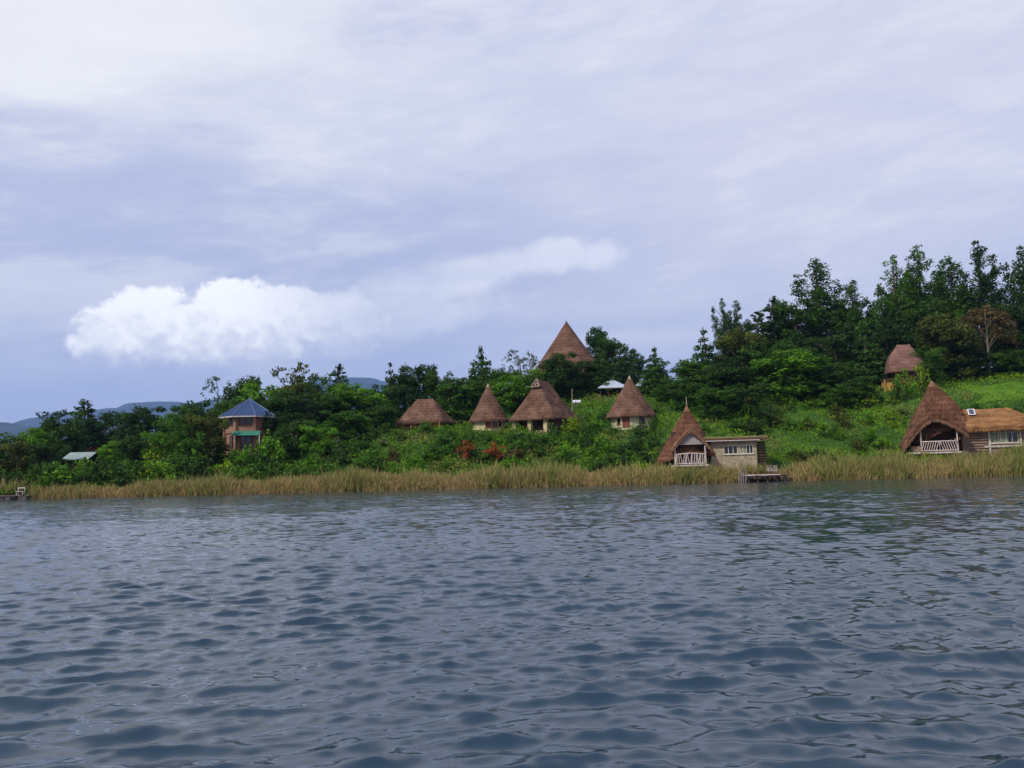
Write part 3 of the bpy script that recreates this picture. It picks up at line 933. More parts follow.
    opening_fill(root, (wx0, yf), d, nrm, hs[1], 'window', M['frame'], GL, mull=3, curtain=M['curtain'])
    lg = MB()
    for j in range(13):
        zz = -.3 + j * (wt + .2) / 13
        lg.tube((wx1 + .15, yf + .5, zz), (x2, yf + .9, zz), .17, .17, 6)
    lg.build('log_end', M['log'], root)
    rl = MB()
    n = 26
    x0r, x1r = wx0 - .9, x2 + .15
    topr = []
    rg = random.Random(8)
    rows = []
    for j, yy in enumerate((yf - .55, yf - .3, .6, 1.8, 3.0, 3.7)):
        rows.append([(x0r + (x1r - x0r) * i / n, yy + rg.uniform(-.04, .04), wt + .34 + (.12 if 0 < j < 5 else 0) + rg.uniform(-.05, .05)) for i in range(n + 1)])
    low = [[(p[0], p[1], wt + .02) for p in r] for r in rows]
    rl.grid(rows); rl.grid([r[::-1] for r in low]); rl.grid([low[0], rows[0]]); rl.grid([rows[-1], low[-1]])
    rl.grid([[r[0] for r in rows], [r[0] for r in low]]); rl.grid([[r[-1] for r in low], [r[-1] for r in rows]])
    wr = rl.build('wing_roof', M['sod'], root)
    MB().box(((x0r + x1r) / 2, yf - .62, wt + .06), (x1r - x0r, .08, .26)).build('fascia', M['wood_brown'], wr)
    MB().tube((x0r, yf - .66, wt - .12), (x1r - 1.0, yf - .66, wt - .12), .07, .07, 6).build('eave_pole', M['fascia'], wr)
lodge_jetty()

def lodge_gold():
    Yd = 108; k = Yd / F; RZ = R(-17)
    b = P(938, 458, Yd)
    g = gz(b.x, b.y)
    root = thing('thatched_lodge', 'shaggy thatched lodge with dark arched porch and golden-roofed wing', 'lodge', (b.x, b.y, g), RZ)
    loc = (b.x, b.y, g)
    Z = lambda py, px=938, y=0.0: local_at(px, py, loc, RZ, y).z
    X = lambda px, y=0.0: local_at(px, 440, loc, RZ, y).x
    deck = Z(451.5, 938, -4.6)
    zlow, zap = Z(443), Z(380.5)
    Re, ox_ = 5.2, 1.0
    base = []
    for i in range(110):
        t = 2 * math.pi * i / 110
        cut = max(0, math.cos(t)) ** 2
        fr = max(0, math.cos(t + math.pi / 2)) ** 4
        s = 1 - .40 * cut - .24 * fr
        base.append((ox_ * s + Re * s * math.cos(t), Re * s * math.sin(t), zlow + (zap - zlow) * (1 - s)))
    mb = MB()
    roof_loft(mb, base, (0, 0, zap), (0, 0, zap), 26, .5, -.02, .15, .12, 51)
    rf = mb.build('roof', M['thatch_red'], root)
    fr = MB(); fringe(fr, base, (0, 0), .3, 900, 52, -.25, .1); fr.build('straw_fringe', M['thatch_red'], rf, False, 'stuff')
    t = MB(); t.ring([circle(.58, 14, zap - .85), circle(.41, 14, zap - .55), circle(.22, 14, zap - .2), circle(.05, 14, zap + .06)])
    t.build('roof_cap', M['thatch_rim'], rf)
    pr = MB()
    px0, px1 = X(903, -5), X(969, -5)
    w = (px1 - px0) / 2; sx = (px0 + px1) / 2
    f_t, f_b = porch_thatch(pr, w, Z(412.5, 938, -5), Z(444, 938, -5), -5.2, -1.0, .75, 1.45, .13, 53, sx, 40, 16, Z(431, 960, -5))
    prf = pr.build('porch_roof', M['thatch_red'], root)
    fr = MB(); fringe(fr, f_b, (sx, 3), .3, 800, 54, .15, .1); fr.build('straw_fringe', M['thatch_rim'], prf, False, 'stuff')
    xl, xr = X(921, -4.6), X(957.5, -4.6)
    cx = (xl + xr) / 2
    for x in (xl, xr):
        MB().tube((x, -4.6, deck - .3), (x, -4.6, Z(427, 938, -4.6)), .09, .08, 8).build('post', M['wood_pale'], root)
    railing(root, xl, xr, -4.7, deck, Z(440.5, 938, -4.6), 'slant', M['wood_white'], 55)
    dk = MB(); dk.box((cx - .6, -2.4, deck - .14), (xr - xl + 2.0, 4.6, .2)); dk.build('deck', M['wood_pale'], root)
    bs = MB(); bs.ring([circle(4.0, 24, -2.0), circle(4.0, 24, deck - .02), circle(.02, 24, deck - .02)]); bs.build('foundation', M['stone'], root)
    MB().box((X(916, -4), -4.2, deck + .35), (1.3, .25, .8)).build('bench', M['board'], root)
    wl = MB()
    h = [(2.2, 3.3, deck + .02, deck + 2.1)]
    d, nrm = flatwall(wl, (-3.2, -1.4), (3.2, -1.4), deck, Z(424), .2, h)
    flatwall(wl, (3.2, -1.4), (2.2, 2.8), deck, Z(432), .2)
    flatwall(wl, (-2.2, 2.8), (-3.2, -1.4), deck, Z(432), .2)
    flatwall(wl, (2.2, 2.8), (-2.2, 2.8), deck, Z(432), .2)
    wl.build('wall', M['log'], root)
    opening_fill(root, (-3.2, -1.4), d, nrm, h[0], 'door', M['wood_dark'], M['wood_dark'])
    # wing
    wx0, wx1, yf, yb = X(962, -2), X(1046, -2.6), -2.6, 3.0
    wt = Z(429.5, 1000, -2.6)
    wm = MB()
    q = lambda px: X(px, -2.6) - wx0
    zb_, zt_ = Z(443, 1000, -2.6), Z(432, 1000, -2.6)
    h1 = (q(990), q(999), zb_, zt_); h2 = (q(1000.3), q(1018.5), zb_, zt_); h3 = (q(1026), q(1036), zb_, zt_)
    d, nrm = flatwall(wm, (wx0, yf), (wx1, yf), -2.0, wt, .25, [h1, h2, h3])
    flatwall(wm, (wx1, yf), (wx1, yb), -2, wt, .25); flatwall(wm, (wx1, yb), (wx0, yb), -2, wt, .25); flatwall(wm, (wx0, yb), (wx0, yf), -2, wt, .25)
    wm.build('wing_wall', M['board'], root)
    lc = MB()
    rg = random.Random(3)
    nlog = 9
    for j in range(nlog):
        zz = deck - .5 + (wt - deck + .45) * (j + .5) / nlog
        lc.tube((wx0 + .3, yf - .03, zz), (q(988.6) + wx0 + rg.uniform(-.15, 0), yf - .03, zz + rg.uniform(-.02, .02)), .13, .12, 7)
    lc.build('log_courses', M['board'], root)
    for px_ in (989.2, 1020.5, 1040):
        MB().box((q(px_) + wx0, yf - .07, (wt - 1.2) / 2), (.17, .16, wt + 1.2)).build('corner_post', M['frame'], root)
    opening_fill(root, (wx0, yf), d, nrm, h1, 'window', M['frame'], M['curtain'], mull=1)
    opening_fill(root, (wx0, yf), d, nrm, h2, 'window', M['frame'], GL, mull=2, curtain=M['curtain'])
    opening_fill(root, (wx0, yf), d, nrm, h3, 'window', M['frame'], GL, mull=1)
    MB().box((q(1004) + wx0, yf - .12, zb_ - .42), (4.6, .18, .22)).build('sill_beam', M['wood_pale'], root)
    zr = Z(408.5, 990, 0)
    base = [(p[0] + (wx0 + wx1) / 2 - .2, p[1] + (yf + yb) / 2 - .1, p[2]) for p in round_rect(wx1 - wx0 + 1.0, yb - yf + 2.0, .9, Z(426.5, 1000, -3.5))]
    mb = MB()
    roof_loft(mb, base, (X(962), .2, zr), (X(1011), .2, zr), 16, .48, -.03, .14, .1, 56)
    wr = mb.build('wing_roof', M['thatch_gold'], root)
    fr = MB(); fringe(fr, base, ((wx0 + wx1) / 2, 0), .3, 700, 57, -.25, .1); fr.build('straw_fringe', M['thatch_gold'], wr, False, 'stuff')
    sp = MB()
    sm = Matrix.Rotation(R(52), 3, 'X')
    c = Vector((X(973.5, -1.1), -1.25, Z(411.8, 973, -1.2)))
    sp.box(c, (.82, .98, .05), M=sm)
    s_ = sp.build('solar_panel', M['white'], root)
    MB().box(c + sm @ Vector((0, 0, .035)), (.6, .8, .02), M=sm).build('cells', M['solar'], s_)
    MB().tube(c + Vector((-.25, .05, 0)), c + Vector((-.25, .5, -.6)), .03, .03).tube(c + Vector((.25, .05, 0)), c + Vector((.25, .5, -.6)), .03, .03).build('bracket', M['white'], s_)
lodge_gold()

# ------------------------------------------------------------------ small buildings
def pavilion():
    Yd = 158; b = P(612, 396, Yd); z0 = gz(b.x, b.y)
    root = thing('metal_roofed_pavilion', 'pale metal-roofed pavilion behind the conical hut with the red-brown door', 'pavilion', (b.x, b.y, z0))
    Z = lambda py: P(612, py, Yd).z - z0
    e, a = Z(388.5), Z(379.5)
    base = [(-2.9, -2.4, e), (2.9, -2.4, e), (2.9, 2.4, e), (-2.9, 2.4, e)]
    rf = MB(); rf.add(base + [(-.3, 0, a), (.3, 0, a)], [(0, 1, 5, 4), (1, 2, 5), (2, 3, 4, 5), (3, 0, 4), (3, 2, 1, 0)])
    r_ = rf.build('roof', M['white_metal'], root)
    MB().box((0, -2.42, e - .08), (5.9, .05, .16)).box((0, 2.42, e - .08), (5.9, .05, .16)).build('fascia', M['fascia'], r_)
    for x in (-2.4, -.8, .8, 2.4):
        for y in (-2, 2):
            MB().tube((x, y, -.6), (x, y, e), .1, .1, 8).build('post', M['wood_brown'], root)
    wl = MB(); flatwall(wl, (-2.4, 1.2), (2.4, 1.2), -.6, e, .2); wl.build('wall', M['wood_brown'], root)
pavilion()

def long_house():
    Yd = 160; b = P(652, 397, Yd); z0 = gz(b.x, b.y)
    root = thing('low_hillside_house', 'low beige-walled house half hidden behind the layered tree on the hilltop', 'house', (b.x, b.y, z0))
    Z = lambda py: P(652, py, Yd).z - z0
    e, a = Z(387), Z(380.5)
    wl = MB()
    h = [(1.0, 2.0, .0, e - .4), (3.4, 4.6, .7, e - .4)]
    d, nrm = flatwall(wl, (-3.0, -2), (3.0, -2), -1, e, .22, h)
    for p, q in (((3, -2), (3, 2)), ((3, 2), (-3, 2)), ((-3, 2), (-3, -2))):
        flatwall(wl, p, q, -1, e, .22)
    wl.build('wall', M['stone'], root)
    opening_fill(root, (-3, -2), d, nrm, h[0], 'door', FRM, FRM)
    opening_fill(root, (-3, -2), d, nrm, h[1], 'window', FRM, GL)
    rf = MB(); rf.add([(-3.6, -2.7, e), (3.6, -2.7, e), (3.6, 2.7, e), (-3.6, 2.7, e), (-2.2, 0, a), (2.2, 0, a)], [(0, 1, 5, 4), (1, 2, 5), (2, 3, 4, 5), (3, 0, 4), (3, 2, 1, 0)])
    rf.build('roof', M['grey_metal'], root)
    for x in (-3.2, 0, 3.2):
        MB().box((x, -2.5, e / 2 - .5), (.18, .18, e + .98)).build('post', FRM, root)
long_house()

def shed():
    Yd = 128; b = P(81, 466, Yd); z0 = gz(b.x, b.y)
    root = thing('metal_roofed_shed', 'small shed with grey-green sheet roof among dark lakeside bushes', 'shed', (b.x, b.y, z0))
    Z = lambda py: P(81, py, Yd).z - z0
    e, a = Z(459.5), Z(452.3)
    X = lambda px: P(px, 460, Yd).x - b.x
    x0, x1 = X(70), X(97)
    rows = []
    for yy, zz in ((-2.6, e), (0, a), (2.6, e)):
        rows.append([(x0 + (x1 - x0) * j / 40, yy, zz + (.03 if j % 2 else 0)) for j in range(41)])
    rf = MB().grid(rows).grid([[(p[0], p[1], p[2] - .06) for p in r][::-1] for r in rows])
    rf.box(((x0 + x1) / 2, -2.62, e - .06), (x1 - x0, .05, .14))
    rf.build('roof', M['grey_metal'], root)
    wl = MB()
    h = [(1.2, 2.1, -.2, e - .3)]
    d, nrm = flatwall(wl, (x0 + .5, -1.9), (x1 - .5, -1.9), -1.2, e + .1, .2, h)
    for p, q in (((x1 - .5, -1.9), (x1 - .5, 1.9)), ((x1 - .5, 1.9), (x0 + .5, 1.9)), ((x0 + .5, 1.9), (x0 + .5, -1.9))):
        flatwall(wl, p, q, -1.2, e + .1, .2)
    wl.build('wall', M['wood_brown'], root)
    opening_fill(root, (x0 + .5, -1.9), d, nrm, h[0], 'door', FRM, M['wood_dark'])
    Yd = 142; b = P(100, 462, Yd); z0 = gz(b.x, b.y)
    root = thing('brick_cottage', 'small red-brown roofed cottage peeping from trees above the grey-green shed', 'cottage', (b.x, b.y, z0))
    Z = lambda py: P(99, py, Yd).z - z0
    e, a = Z(451.5), Z(444.5)
    rf = MB().add([(-1.9, -2.0, e), (1.9, -2.0, e), (1.9, 2.0, e), (-1.9, 2.0, e), (-1.3, 0, a), (1.3, 0, a)], [(0, 1, 5, 4), (1, 2, 5), (2, 3, 4, 5), (3, 0, 4), (3, 2, 1, 0)])
    rr = rf.build('roof', M['thatch_red'], root)
    MB().box((0.2, .3, a + .25), (.5, .5, 1.1)).box((.2, .3, a + .86), (.64, .64, .12)).build('chimney', M['white_plaster'], rr)
    wl = MB()
    h = [(1.0, 2.0, .8, e - .3)]
    d, nrm = flatwall(wl, (-1.5, -1.6), (1.5, -1.6), -1.2, e, .2, h)
    for p, q in (((1.5, -1.6), (1.5, 1.6)), ((1.5, 1.6), (-1.5, 1.6)), ((-1.5, 1.6), (-1.5, -1.6))):
        flatwall(wl, p, q, -1.2, e, .2)
    wl.build('wall', M['brick'], root)
    opening_fill(root, (-1.5, -1.6), d, nrm, h[0], 'window', FRM, GL)
shed()

# water tank and pale pole beside the gabled hut
def tank():
    Yd = 137; b = P(576.5, 402, Yd)
    g = gz(b.x, b.y)
    root = thing('water_tank', 'white water tank on a stand beside the gabled thatch hut', 'tank', (b.x, b.y, g))
    z = b.z - g
    tk = MB()
    q = [circle(.02, 16), circle(.27, 16), circle(.31, 16), circle(.31, 16), circle(.27, 16), circle(.02, 16)]
    xs_ = (-.75, -.74, -.66, .66, .74, .75)
    tk.ring([[Vector((x, p[0], z + p[1])) for p in c] for x, c in zip(xs_, q)])
    t_ = tk.build('tank_body', M['white'], root, True)
    MB().tube((0, 0, z + .28), (0, 0, z + .38), .16, .16, 12).build('lid', M['white'], t_)
    for x in (-.55, .55):
        for y in (-.35, .35):
            MB().tube((x, y * .6, -.3), (x, y * .6, z - .24), .06, .06, 6).build('leg', M['wood_dark'], root)
    c = P(572.3, 400, Yd - .8)
    g2 = gz(c.x, c.y)
    pl = thing('wooden_pole', 'pale upright pole standing beside the white water tank', 'pole', (c.x, c.y, g2))
    zt = P(572.3, 389.5, Yd - .8).z - g2
    MB().tube((0, 0, -.3), (0, 0, zt), .08, .07, 8).build('shaft', M['gablet'], pl)
    MB().tube((0, 0, zt), (0, 0, zt + .08), .09, .09, 8).build('pole_cap', M['beam'], pl)
tank()

# jetty with seats
def jetty():
    Yd = 97.2
    b = P(761, 480, Yd)
    root = thing('jetty', 'short plank jetty with rough posts below the stone lodge wing', 'jetty', (b.x, b.y, 0))
    X = lambda px: P(px, 476, Yd).x - b.x
    zt = P(761, 474.6, Yd).z
    x0, x1 = X(745.5), X(779.5)
    n = 13
    dk = MB()
    rg = random.Random(4)
    for i in range(n):
        x = x0 + (x1 - x0) * (i + .5) / n
        dk.box((x, 1.0, zt - .05 + rg.uniform(-.015, .015)), ((x1 - x0) / n - .02, 3.2 + rg.uniform(-.1, .1), .09))
    dk.build('deck', M['wood_white'], root)
    MB().box(((x0 + x1) / 2, -.48, zt - .2), (x1 - x0, .08, .2)).box(((x0 + x1) / 2, 2.3, zt - .2), (x1 - x0, .08, .2)).build('beam', M['wood_dark'], root)
    for px, h in ((738.5, .9), (741, 1.35), (743.4, .75), (745.2, 1.15)):
        x = X(px)
        MB().tube((x, -.3 + rg.uniform(0, .5), -1.5), (x + rg.uniform(-.08, .12), -.2, zt - .5 + h), .1, .07, 7).build('post', M['wood_grey'], root)
    MB().tube((X(740), -.1, zt - .1), (X(744.8), .1, zt + 1.25), .06, .05, 6).build('brace', M['wood_grey'], root)
    for px in (748, 757, 767, 777, 784):
        for y in (-.2, 1.8):
            MB().tube((X(px), y, -1.5), (X(px), y, zt - .1), .11, .11, 7).build('pile', M['wood_dark'], root)
    MB().box((X(783), .8, zt - .18), (1.1, 2.4, .2)).build('landing_step', M['wood_dark'], root)
    for px, lab in ((770.3, 'pale slatted chair standing on the jetty, on the side of the rough posts'), (775.6, 'pale slatted chair on the jetty beside the dark landing step')):
        c = P(px, 474.6, Yd + .5)
        ch = thing('chair', lab, 'chair', (c.x, c.y, zt + .0), R(12 if px < 773 else -18), 'chairs on the jetty')
        MB().box((0, 0, .42), (.5, .5, .06)).build('seat', M['wood_pale'], ch)
        bk = MB()
        for i in range(4):
            bk.box((-.19 + i * .125, .25, .74), (.09, .04, .56))
        bk.box((0, .25, 1.0), (.52, .06, .09))
        bk.build('backrest', M['wood_grey'], ch)
        for x in (-.21, .21):
            for y in (-.21, .21):
                MB().box((x, y, .2), (.06, .06, .4)).build('leg', M['wood_brown'], ch)
            MB().box((x * 1.2, 0, .62), (.07, .52, .05)).build('armrest', M['wood_white'], ch)
jetty()

# low landing at the left end of the shore
def landing():
    Yd = 108.5
    b = P(17, 497, Yd)
    root = thing('stone_landing', 'low dark stone landing at the end of the reed fringe', 'landing', (b.x, b.y, 0))
    rg = random.Random(12)
    st = MB()
    for i in range(34):
        x = rg.uniform(-5.2, 2.0); y = rg.uniform(-.3, 1.6)
        st.box((x, y, rg.uniform(-.1, .28)), (rg.uniform(.5, 1.1), rg.uniform(.5, .9), rg.uniform(.4, .7)), rg.uniform(0, 3))
    st.build('stones', plain('dark_wet_stone', (.11, .09, .085), (.04, .032, .03), .8, 2, (1, 1, 1), .4), root)
    MB().box((-1.6, 1.0, .48), (6.4, 2.0, .12)).build('slab', plain('landing_slab', (.17, .135, .12), (.08, .06, .055), .9, 1.5), root)
    c = P(20.3, 497, Yd + .4)
    t = thing('bench', 'pale wooden bench frame on the dark stone landing', 'bench', (c.x, c.y, .54))
    for x in (-.42, .42):
        lg = MB().tube((x, -.2, 0), (x, -.2, .46), .05, .05).tube((x, .2, 0), (x, .2, .98), .05, .05)
        lg.build('leg', M['wood_white'], t)
    MB().box((0, -.05, .46), (1.0, .5, .07)).build('seat', M['wood_pale'], t)
    MB().box((0, .2, .94), (1.0, .06, .12)).build('backrest', M['wood_white'], t)
landing()
# ------------------------------------------------------------------ vegetation
def leaf_cloud(clumps, per_area, leaf, rg, up=.35, hang=0.0, aspect=1.5):
    """clumps: (x,y,z, rx,rz, shade). Many leaf-sized diamonds spread through each clump's volume, thicker near its skin"""
    V, T = [], []
    for x, y, z, rx, rz, sh in clumps:
        n = max(8, int(per_area * (rx * rx + rx * rz) * 6))
        d = rg.normal(size=(n, 3)); d /= np.linalg.norm(d, axis=1)[:, None]
        rad = rg.uniform(.25, 1, n) ** .5
        rad *= 1 + .22 * np.sin(d[:, 0] * 7 + x * 3) * np.sin(d[:, 2] * 6 + y * 2)
        c = d * rad[:, None] * np.array([rx, rx, rz]) + np.array([x, y, z])
        nr = d * .8 + rg.normal(size=(n, 3)) * .55 + np.array([0, 0, up])
        nr /= np.linalg.norm(nr, axis=1)[:, None]
        a = np.cross(nr, rg.normal(size=(n, 3)))
        a[:, 2] -= hang
        a /= np.linalg.norm(a, axis=1)[:, None]
        b = np.cross(nr, a)
        b /= np.maximum(np.linalg.norm(b, axis=1)[:, None], 1e-4)
        L = leaf * rg.uniform(.6, 1.35, n)[:, None]
        w = L / aspect
        V.append(np.stack([c - a * L * .5, c + b * w * .5 - a * L * .08, c + a * L * .5, c - b * w * .5 - a * L * .08], 1).reshape(-1, 3))
        s = sh * rg.uniform(.72, 1.28, n)
        hue = rg.normal(0, .08, n)
        t = np.stack([s * (1 + hue), s, s * (1 - hue * .5), np.ones(n)], 1)
        T.append(np.repeat(t, 4, 0))
    V = np.concatenate(V); T = np.concatenate(T)
    return V, np.arange(len(V)).reshape(-1, 4), T

def tree_proto(kind, seed):
    rg = np.random.default_rng(seed)
    tr = MB()
    cl = []
    if kind == 'broad':
        Hh, Rr, leaf, dens = 9.0, 3.5, .34, 11
        lobes = [(rg.uniform(0, 6.28), rg.uniform(.35, .75) * Rr, rg.uniform(.35, .82) * Hh) for _ in range(10)] + [(0, .3, .84 * Hh), (2, .8, .74 * Hh)]
        for a, q, z in lobes:
            for _ in range(6):
                r = rg.uniform(.16, .30) * Rr
                o = rg.normal(size=3) * np.array([.26 * Rr, .26 * Rr, .075 * Hh])
                zz = min(z + o[2], Hh - r * .8)
                x, y = math.cos(a) * q + o[0], math.sin(a) * q + o[1]
                m = math.hypot(x, y) + r
                if m > Rr:
                    x, y = x * Rr / m, y * Rr / m
                cl.append((x, y, max(zz, r + .3), r, r * rg.uniform(.6, .85), rg.choice([.65, .8, 1, 1.1, 1.4])))
        for _ in range(34):
            a = rg.uniform(0, 6.28); q = rg.uniform(.2, .82) * Rr
            cl.append((math.cos(a) * q, math.sin(a) * q, rg.uniform(.05, .45) * Hh, .23 * Rr, .2 * Rr, rg.choice([.7, .85, 1])))
        tz = .72 * Hh
    elif kind == 'sparse':
        Hh, Rr, leaf, dens = 9.0, 3.2, .34, 7
        for _ in range(62):
            a = rg.uniform(0, 6.28); z = rg.uniform(.3, .97) * Hh
            q = rg.uniform(.1, 1) ** .6 * Rr * min(1, 1.15 * math.sqrt(max(.05, 1 - ((z / Hh - .55) / .5) ** 2)))
            r = rg.uniform(.10, .19) * Rr
            cl.append((math.cos(a) * q, math.sin(a) * q, z, r, r * .7, rg.choice([.75, 1, 1.25])))
        tz = .85 * Hh
    elif kind == 'layered':
        Hh, Rr, leaf, dens = 9.0, 3.0, .36, 10
        nt_ = int(rg.integers(8, 10))
        for i in range(nt_):
            t = i / (nt_ - 1)
            z = (.10 + .84 * t) * Hh
            rad = Rr * (1.0 - .86 * t ** 1.7) * rg.uniform(.86, 1.08)
            m = max(3, int(13 * (1 - t) + 3))
            for j in range(m):
                a = 6.28 * j / m + rg.uniform(-.35, .35)
                q = rad * rg.uniform(.45, .80)
                r = max(.34, rad * rg.uniform(.28, .42))
                cl.append((math.cos(a) * q, math.sin(a) * q, z - .12 * q + rg.uniform(-.2, .2), r, r * .42 + .2, rg.choice([.6, .85, 1, 1.35])))
            cl.append((0, 0, z + .1, max(.3, rad * .5), .5, .8))
        tz = .93 * Hh
    elif kind == 'euc':
        Hh, Rr, leaf, dens = 18.0, 3.7, .29, 13
        tops = [(0, 0, Hh * .97)] + [(math.cos(q_) * .55 * Rr, math.sin(q_) * .55 * Rr, Hh * rg.uniform(.70, .90)) for q_ in rg.uniform(0, 6.28) + np.array([0, 2.1, 4.2])]
        for k_, (tx, ty, tzz) in enumerate(tops):
            m = 74 if k_ == 0 else 30
            for _ in range(m):
                t = rg.uniform(.14, 1.0)
                z = tzz * t
                env = (Rr if k_ == 0 else Rr * .5) * (min(1.0, 1.25 * (1 - t) ** .62) * min(1, .55 + t) + .06)
                a = rg.uniform(0, 6.28); q = env * rg.uniform(.2, .92)
                r = rg.uniform(.42, .92) * (1.15 - .55 * t)
                cl.append((tx * t + math.cos(a) * q, ty * t + math.sin(a) * q, z - .1, r, r * rg.uniform(.8, 1.3), rg.choice([.6, .8, 1, 1.2, 1.5])))
            for t in np.linspace(.5, 1.0, 12):
                r = (.95 if k_ == 0 else .8) * (1.25 - .95 * t)
                for _ in range(3):
                    cl.append((tx * t + rg.normal(0, r * .7), ty * t + rg.normal(0, r * .7), tzz * t - .1, r, r * 1.3, rg.choice([.7, 1, 1.3])))
            for t in np.linspace(.35, .85, 4):
                tr.tube((tx * (t - .15), ty * (t - .15), tzz * (t - .15)), (tx * t, ty * t, tzz * t), .12 * (1.2 - t), .10 * (1.05 - t), 6)
        tz = .88 * Hh
    elif kind == 'cypress':
        Hh, Rr, leaf, dens = 12.0, 2.7, .40, 9
        for i in range(96):
            t = rg.uniform(.06, .98) ** 1.15
            z = t * Hh
            env = Rr * (1 - t) ** .62 * min(1, .55 + t * 2) + .12
            a = rg.uniform(0, 6.28); q = env * rg.uniform(.3, .85)
            r = max(.30, env * rg.uniform(.26, .42))
            cl.append((math.cos(a) * q, math.sin(a) * q, z - .12 * q, r, r * rg.uniform(.6, 1.0), rg.choice([.6, .8, 1, 1.25])))
        tz = .82 * Hh
    elif kind == 'umbrella':
        Hh, Rr, leaf, dens = 12.0, 4.0, .36, 8.5
        for i in range(95):
            a = rg.uniform(0, 6.28); q = Rr * math.sqrt(rg.uniform(.02, 1)) * .88
            z = Hh * (.95 - .25 * (q / Rr) ** 2 - .42 * rg.random() ** 1.6)
            r = rg.uniform(.45, .8)
            cl.append((math.cos(a) * q, math.sin(a) * q, z, r, r * .5, rg.choice([.7, 1, 1.3])))
        tz = .8 * Hh
    elif kind == 'shrub':
        Hh, Rr, leaf, dens = 2.4, 1.7, .27, 14
        for _ in range(22):
            a = rg.uniform(0, 6.28); q = rg.uniform(0, .72) * Rr
            r = rg.uniform(.26, .5)
            z = rg.uniform(.2, 1) * Hh * math.sqrt(max(.1, 1 - (q / Rr) ** 2)) * .84
            cl.append((math.cos(a) * q, math.sin(a) * q, max(z, .2), r, r * rg.uniform(.7, 1.1), rg.choice([.62, .8, 1, 1.15, 1.4])))
        for _ in range(7):
            a = rg.uniform(0, 6.28); q = rg.uniform(0, .6) * Rr
            cl.append((math.cos(a) * q, math.sin(a) * q, rg.uniform(.8, 1.05) * Hh * (1 - .3 * q / Rr), .14, .28, 1.25))
        tz = .5 * Hh
    # trunk with limbs to some of the clumps
    r0 = {'euc': .2, 'shrub': .07, 'umbrella': .12}.get(kind, .19)
    bx, by = rg.uniform(-.2, .2), rg.uniform(-.2, .2)
    sc = .2 if kind == 'shrub' else 1
    pts = [(0, 0, -.6), (bx * sc * .5, by * sc * .5, tz * .35), (bx * sc, by * sc, tz * .7), (0, 0, tz)]
    tr.path(pts, [r0 * 1.25, r0, r0 * .65, r0 * .2], 8)
    for i in rg.choice(len(cl), min(len(cl), 16 if kind != 'shrub' else 8), replace=False):
        c = cl[i]
        st = max(.25 * c[2], c[2] - .9 * math.hypot(c[0], c[1]) - .3) if kind not in ('layered',) else c[2] - .15
        st = min(st, tz * .95)
        tr.path([(bx * sc * .7, by * sc * .7, st), ((c[0]) * .5, c[1] * .5, st + (c[2] - st) * .6), c[:3]], [r0 * .42, r0 * .28, r0 * .1], 5)
    v, f, t = leaf_cloud(cl, dens, leaf, rg, .4, .35 if kind == 'euc' else 0, 1.9 if kind == 'euc' else 1.5)
    # keep the crown inside its nominal box
    crown = mesh_np(kind + '_crown', v, f, t)
    crown.materials.append(M['leaf'])
    trunk = bpy.data.meshes.new(kind + '_trunk')
    trunk.from_pydata(tr.v, [], tr.f); trunk.update()
    trunk.materials.append(M['bark_mid'] if kind == 'umbrella' else M['bark'])
    top = float(np.percentile(v[:, 2], 99.7)); rad = float(np.percentile(np.abs(v[:, :2]), 99))
    return crown, trunk, top, rad

PROTO = {}
for kind, n in (('broad', 5), ('sparse', 2), ('layered', 3), ('euc', 4), ('cypress', 3), ('umbrella', 1), ('shrub', 6)):
    PROTO[kind] = [tree_proto(kind, 100 + 17 * i + len(kind)) for i in range(n)]

G = {'dark': (.043, .098, .013), 'blue': (.034, .080, .020), 'mid': (.056, .130, .012), 'bright': (.092, .210, .011), 'yellow': (.165, .25, .012),
     'olive': (.085, .105, .016), 'rust': (.105, .072, .026), 'pale': (.15, .19, .09), 'red': (.24, .065, .022), 'silver': (.09, .125, .07), 'deep': (.030, .066, .012)}

used = {}
def plant(name, label, cat, kind, loc, h, w, tint, group=None, part=('trunk', 'crown')):
    i = used.get(kind, 0); used[kind] = i + 1
    crown, trunk, top, rad = PROTO[kind][i % len(PROTO[kind])]
    o = thing(name, label, cat, loc, rnd.uniform(0, 6.28), group)
    o.scale = (w / 2 / rad, w / 2 / rad, h / top)
    t = bpy.data.objects.new(part[0], trunk); link(t, o)
    c = bpy.data.objects.new(part[1], crown); link(c, o)
    j = rnd.uniform(.88, 1.14)
    c.color = (*[x * j for x in G[tint]], 1)
    return o

def tree_at(px, py_top, Yd, wpx, kind, tint, label, group, wmul=1.22):
    b = P(px, py_top, Yd)
    g = gz(b.x, b.y)
    h = max(1.5, b.z - g)
    if kind == 'euc':
        wmul = 1.22
    plant('tree', label, 'tree', kind, (b.x, b.y, g), h, wpx * Yd / F * wmul, tint, group)

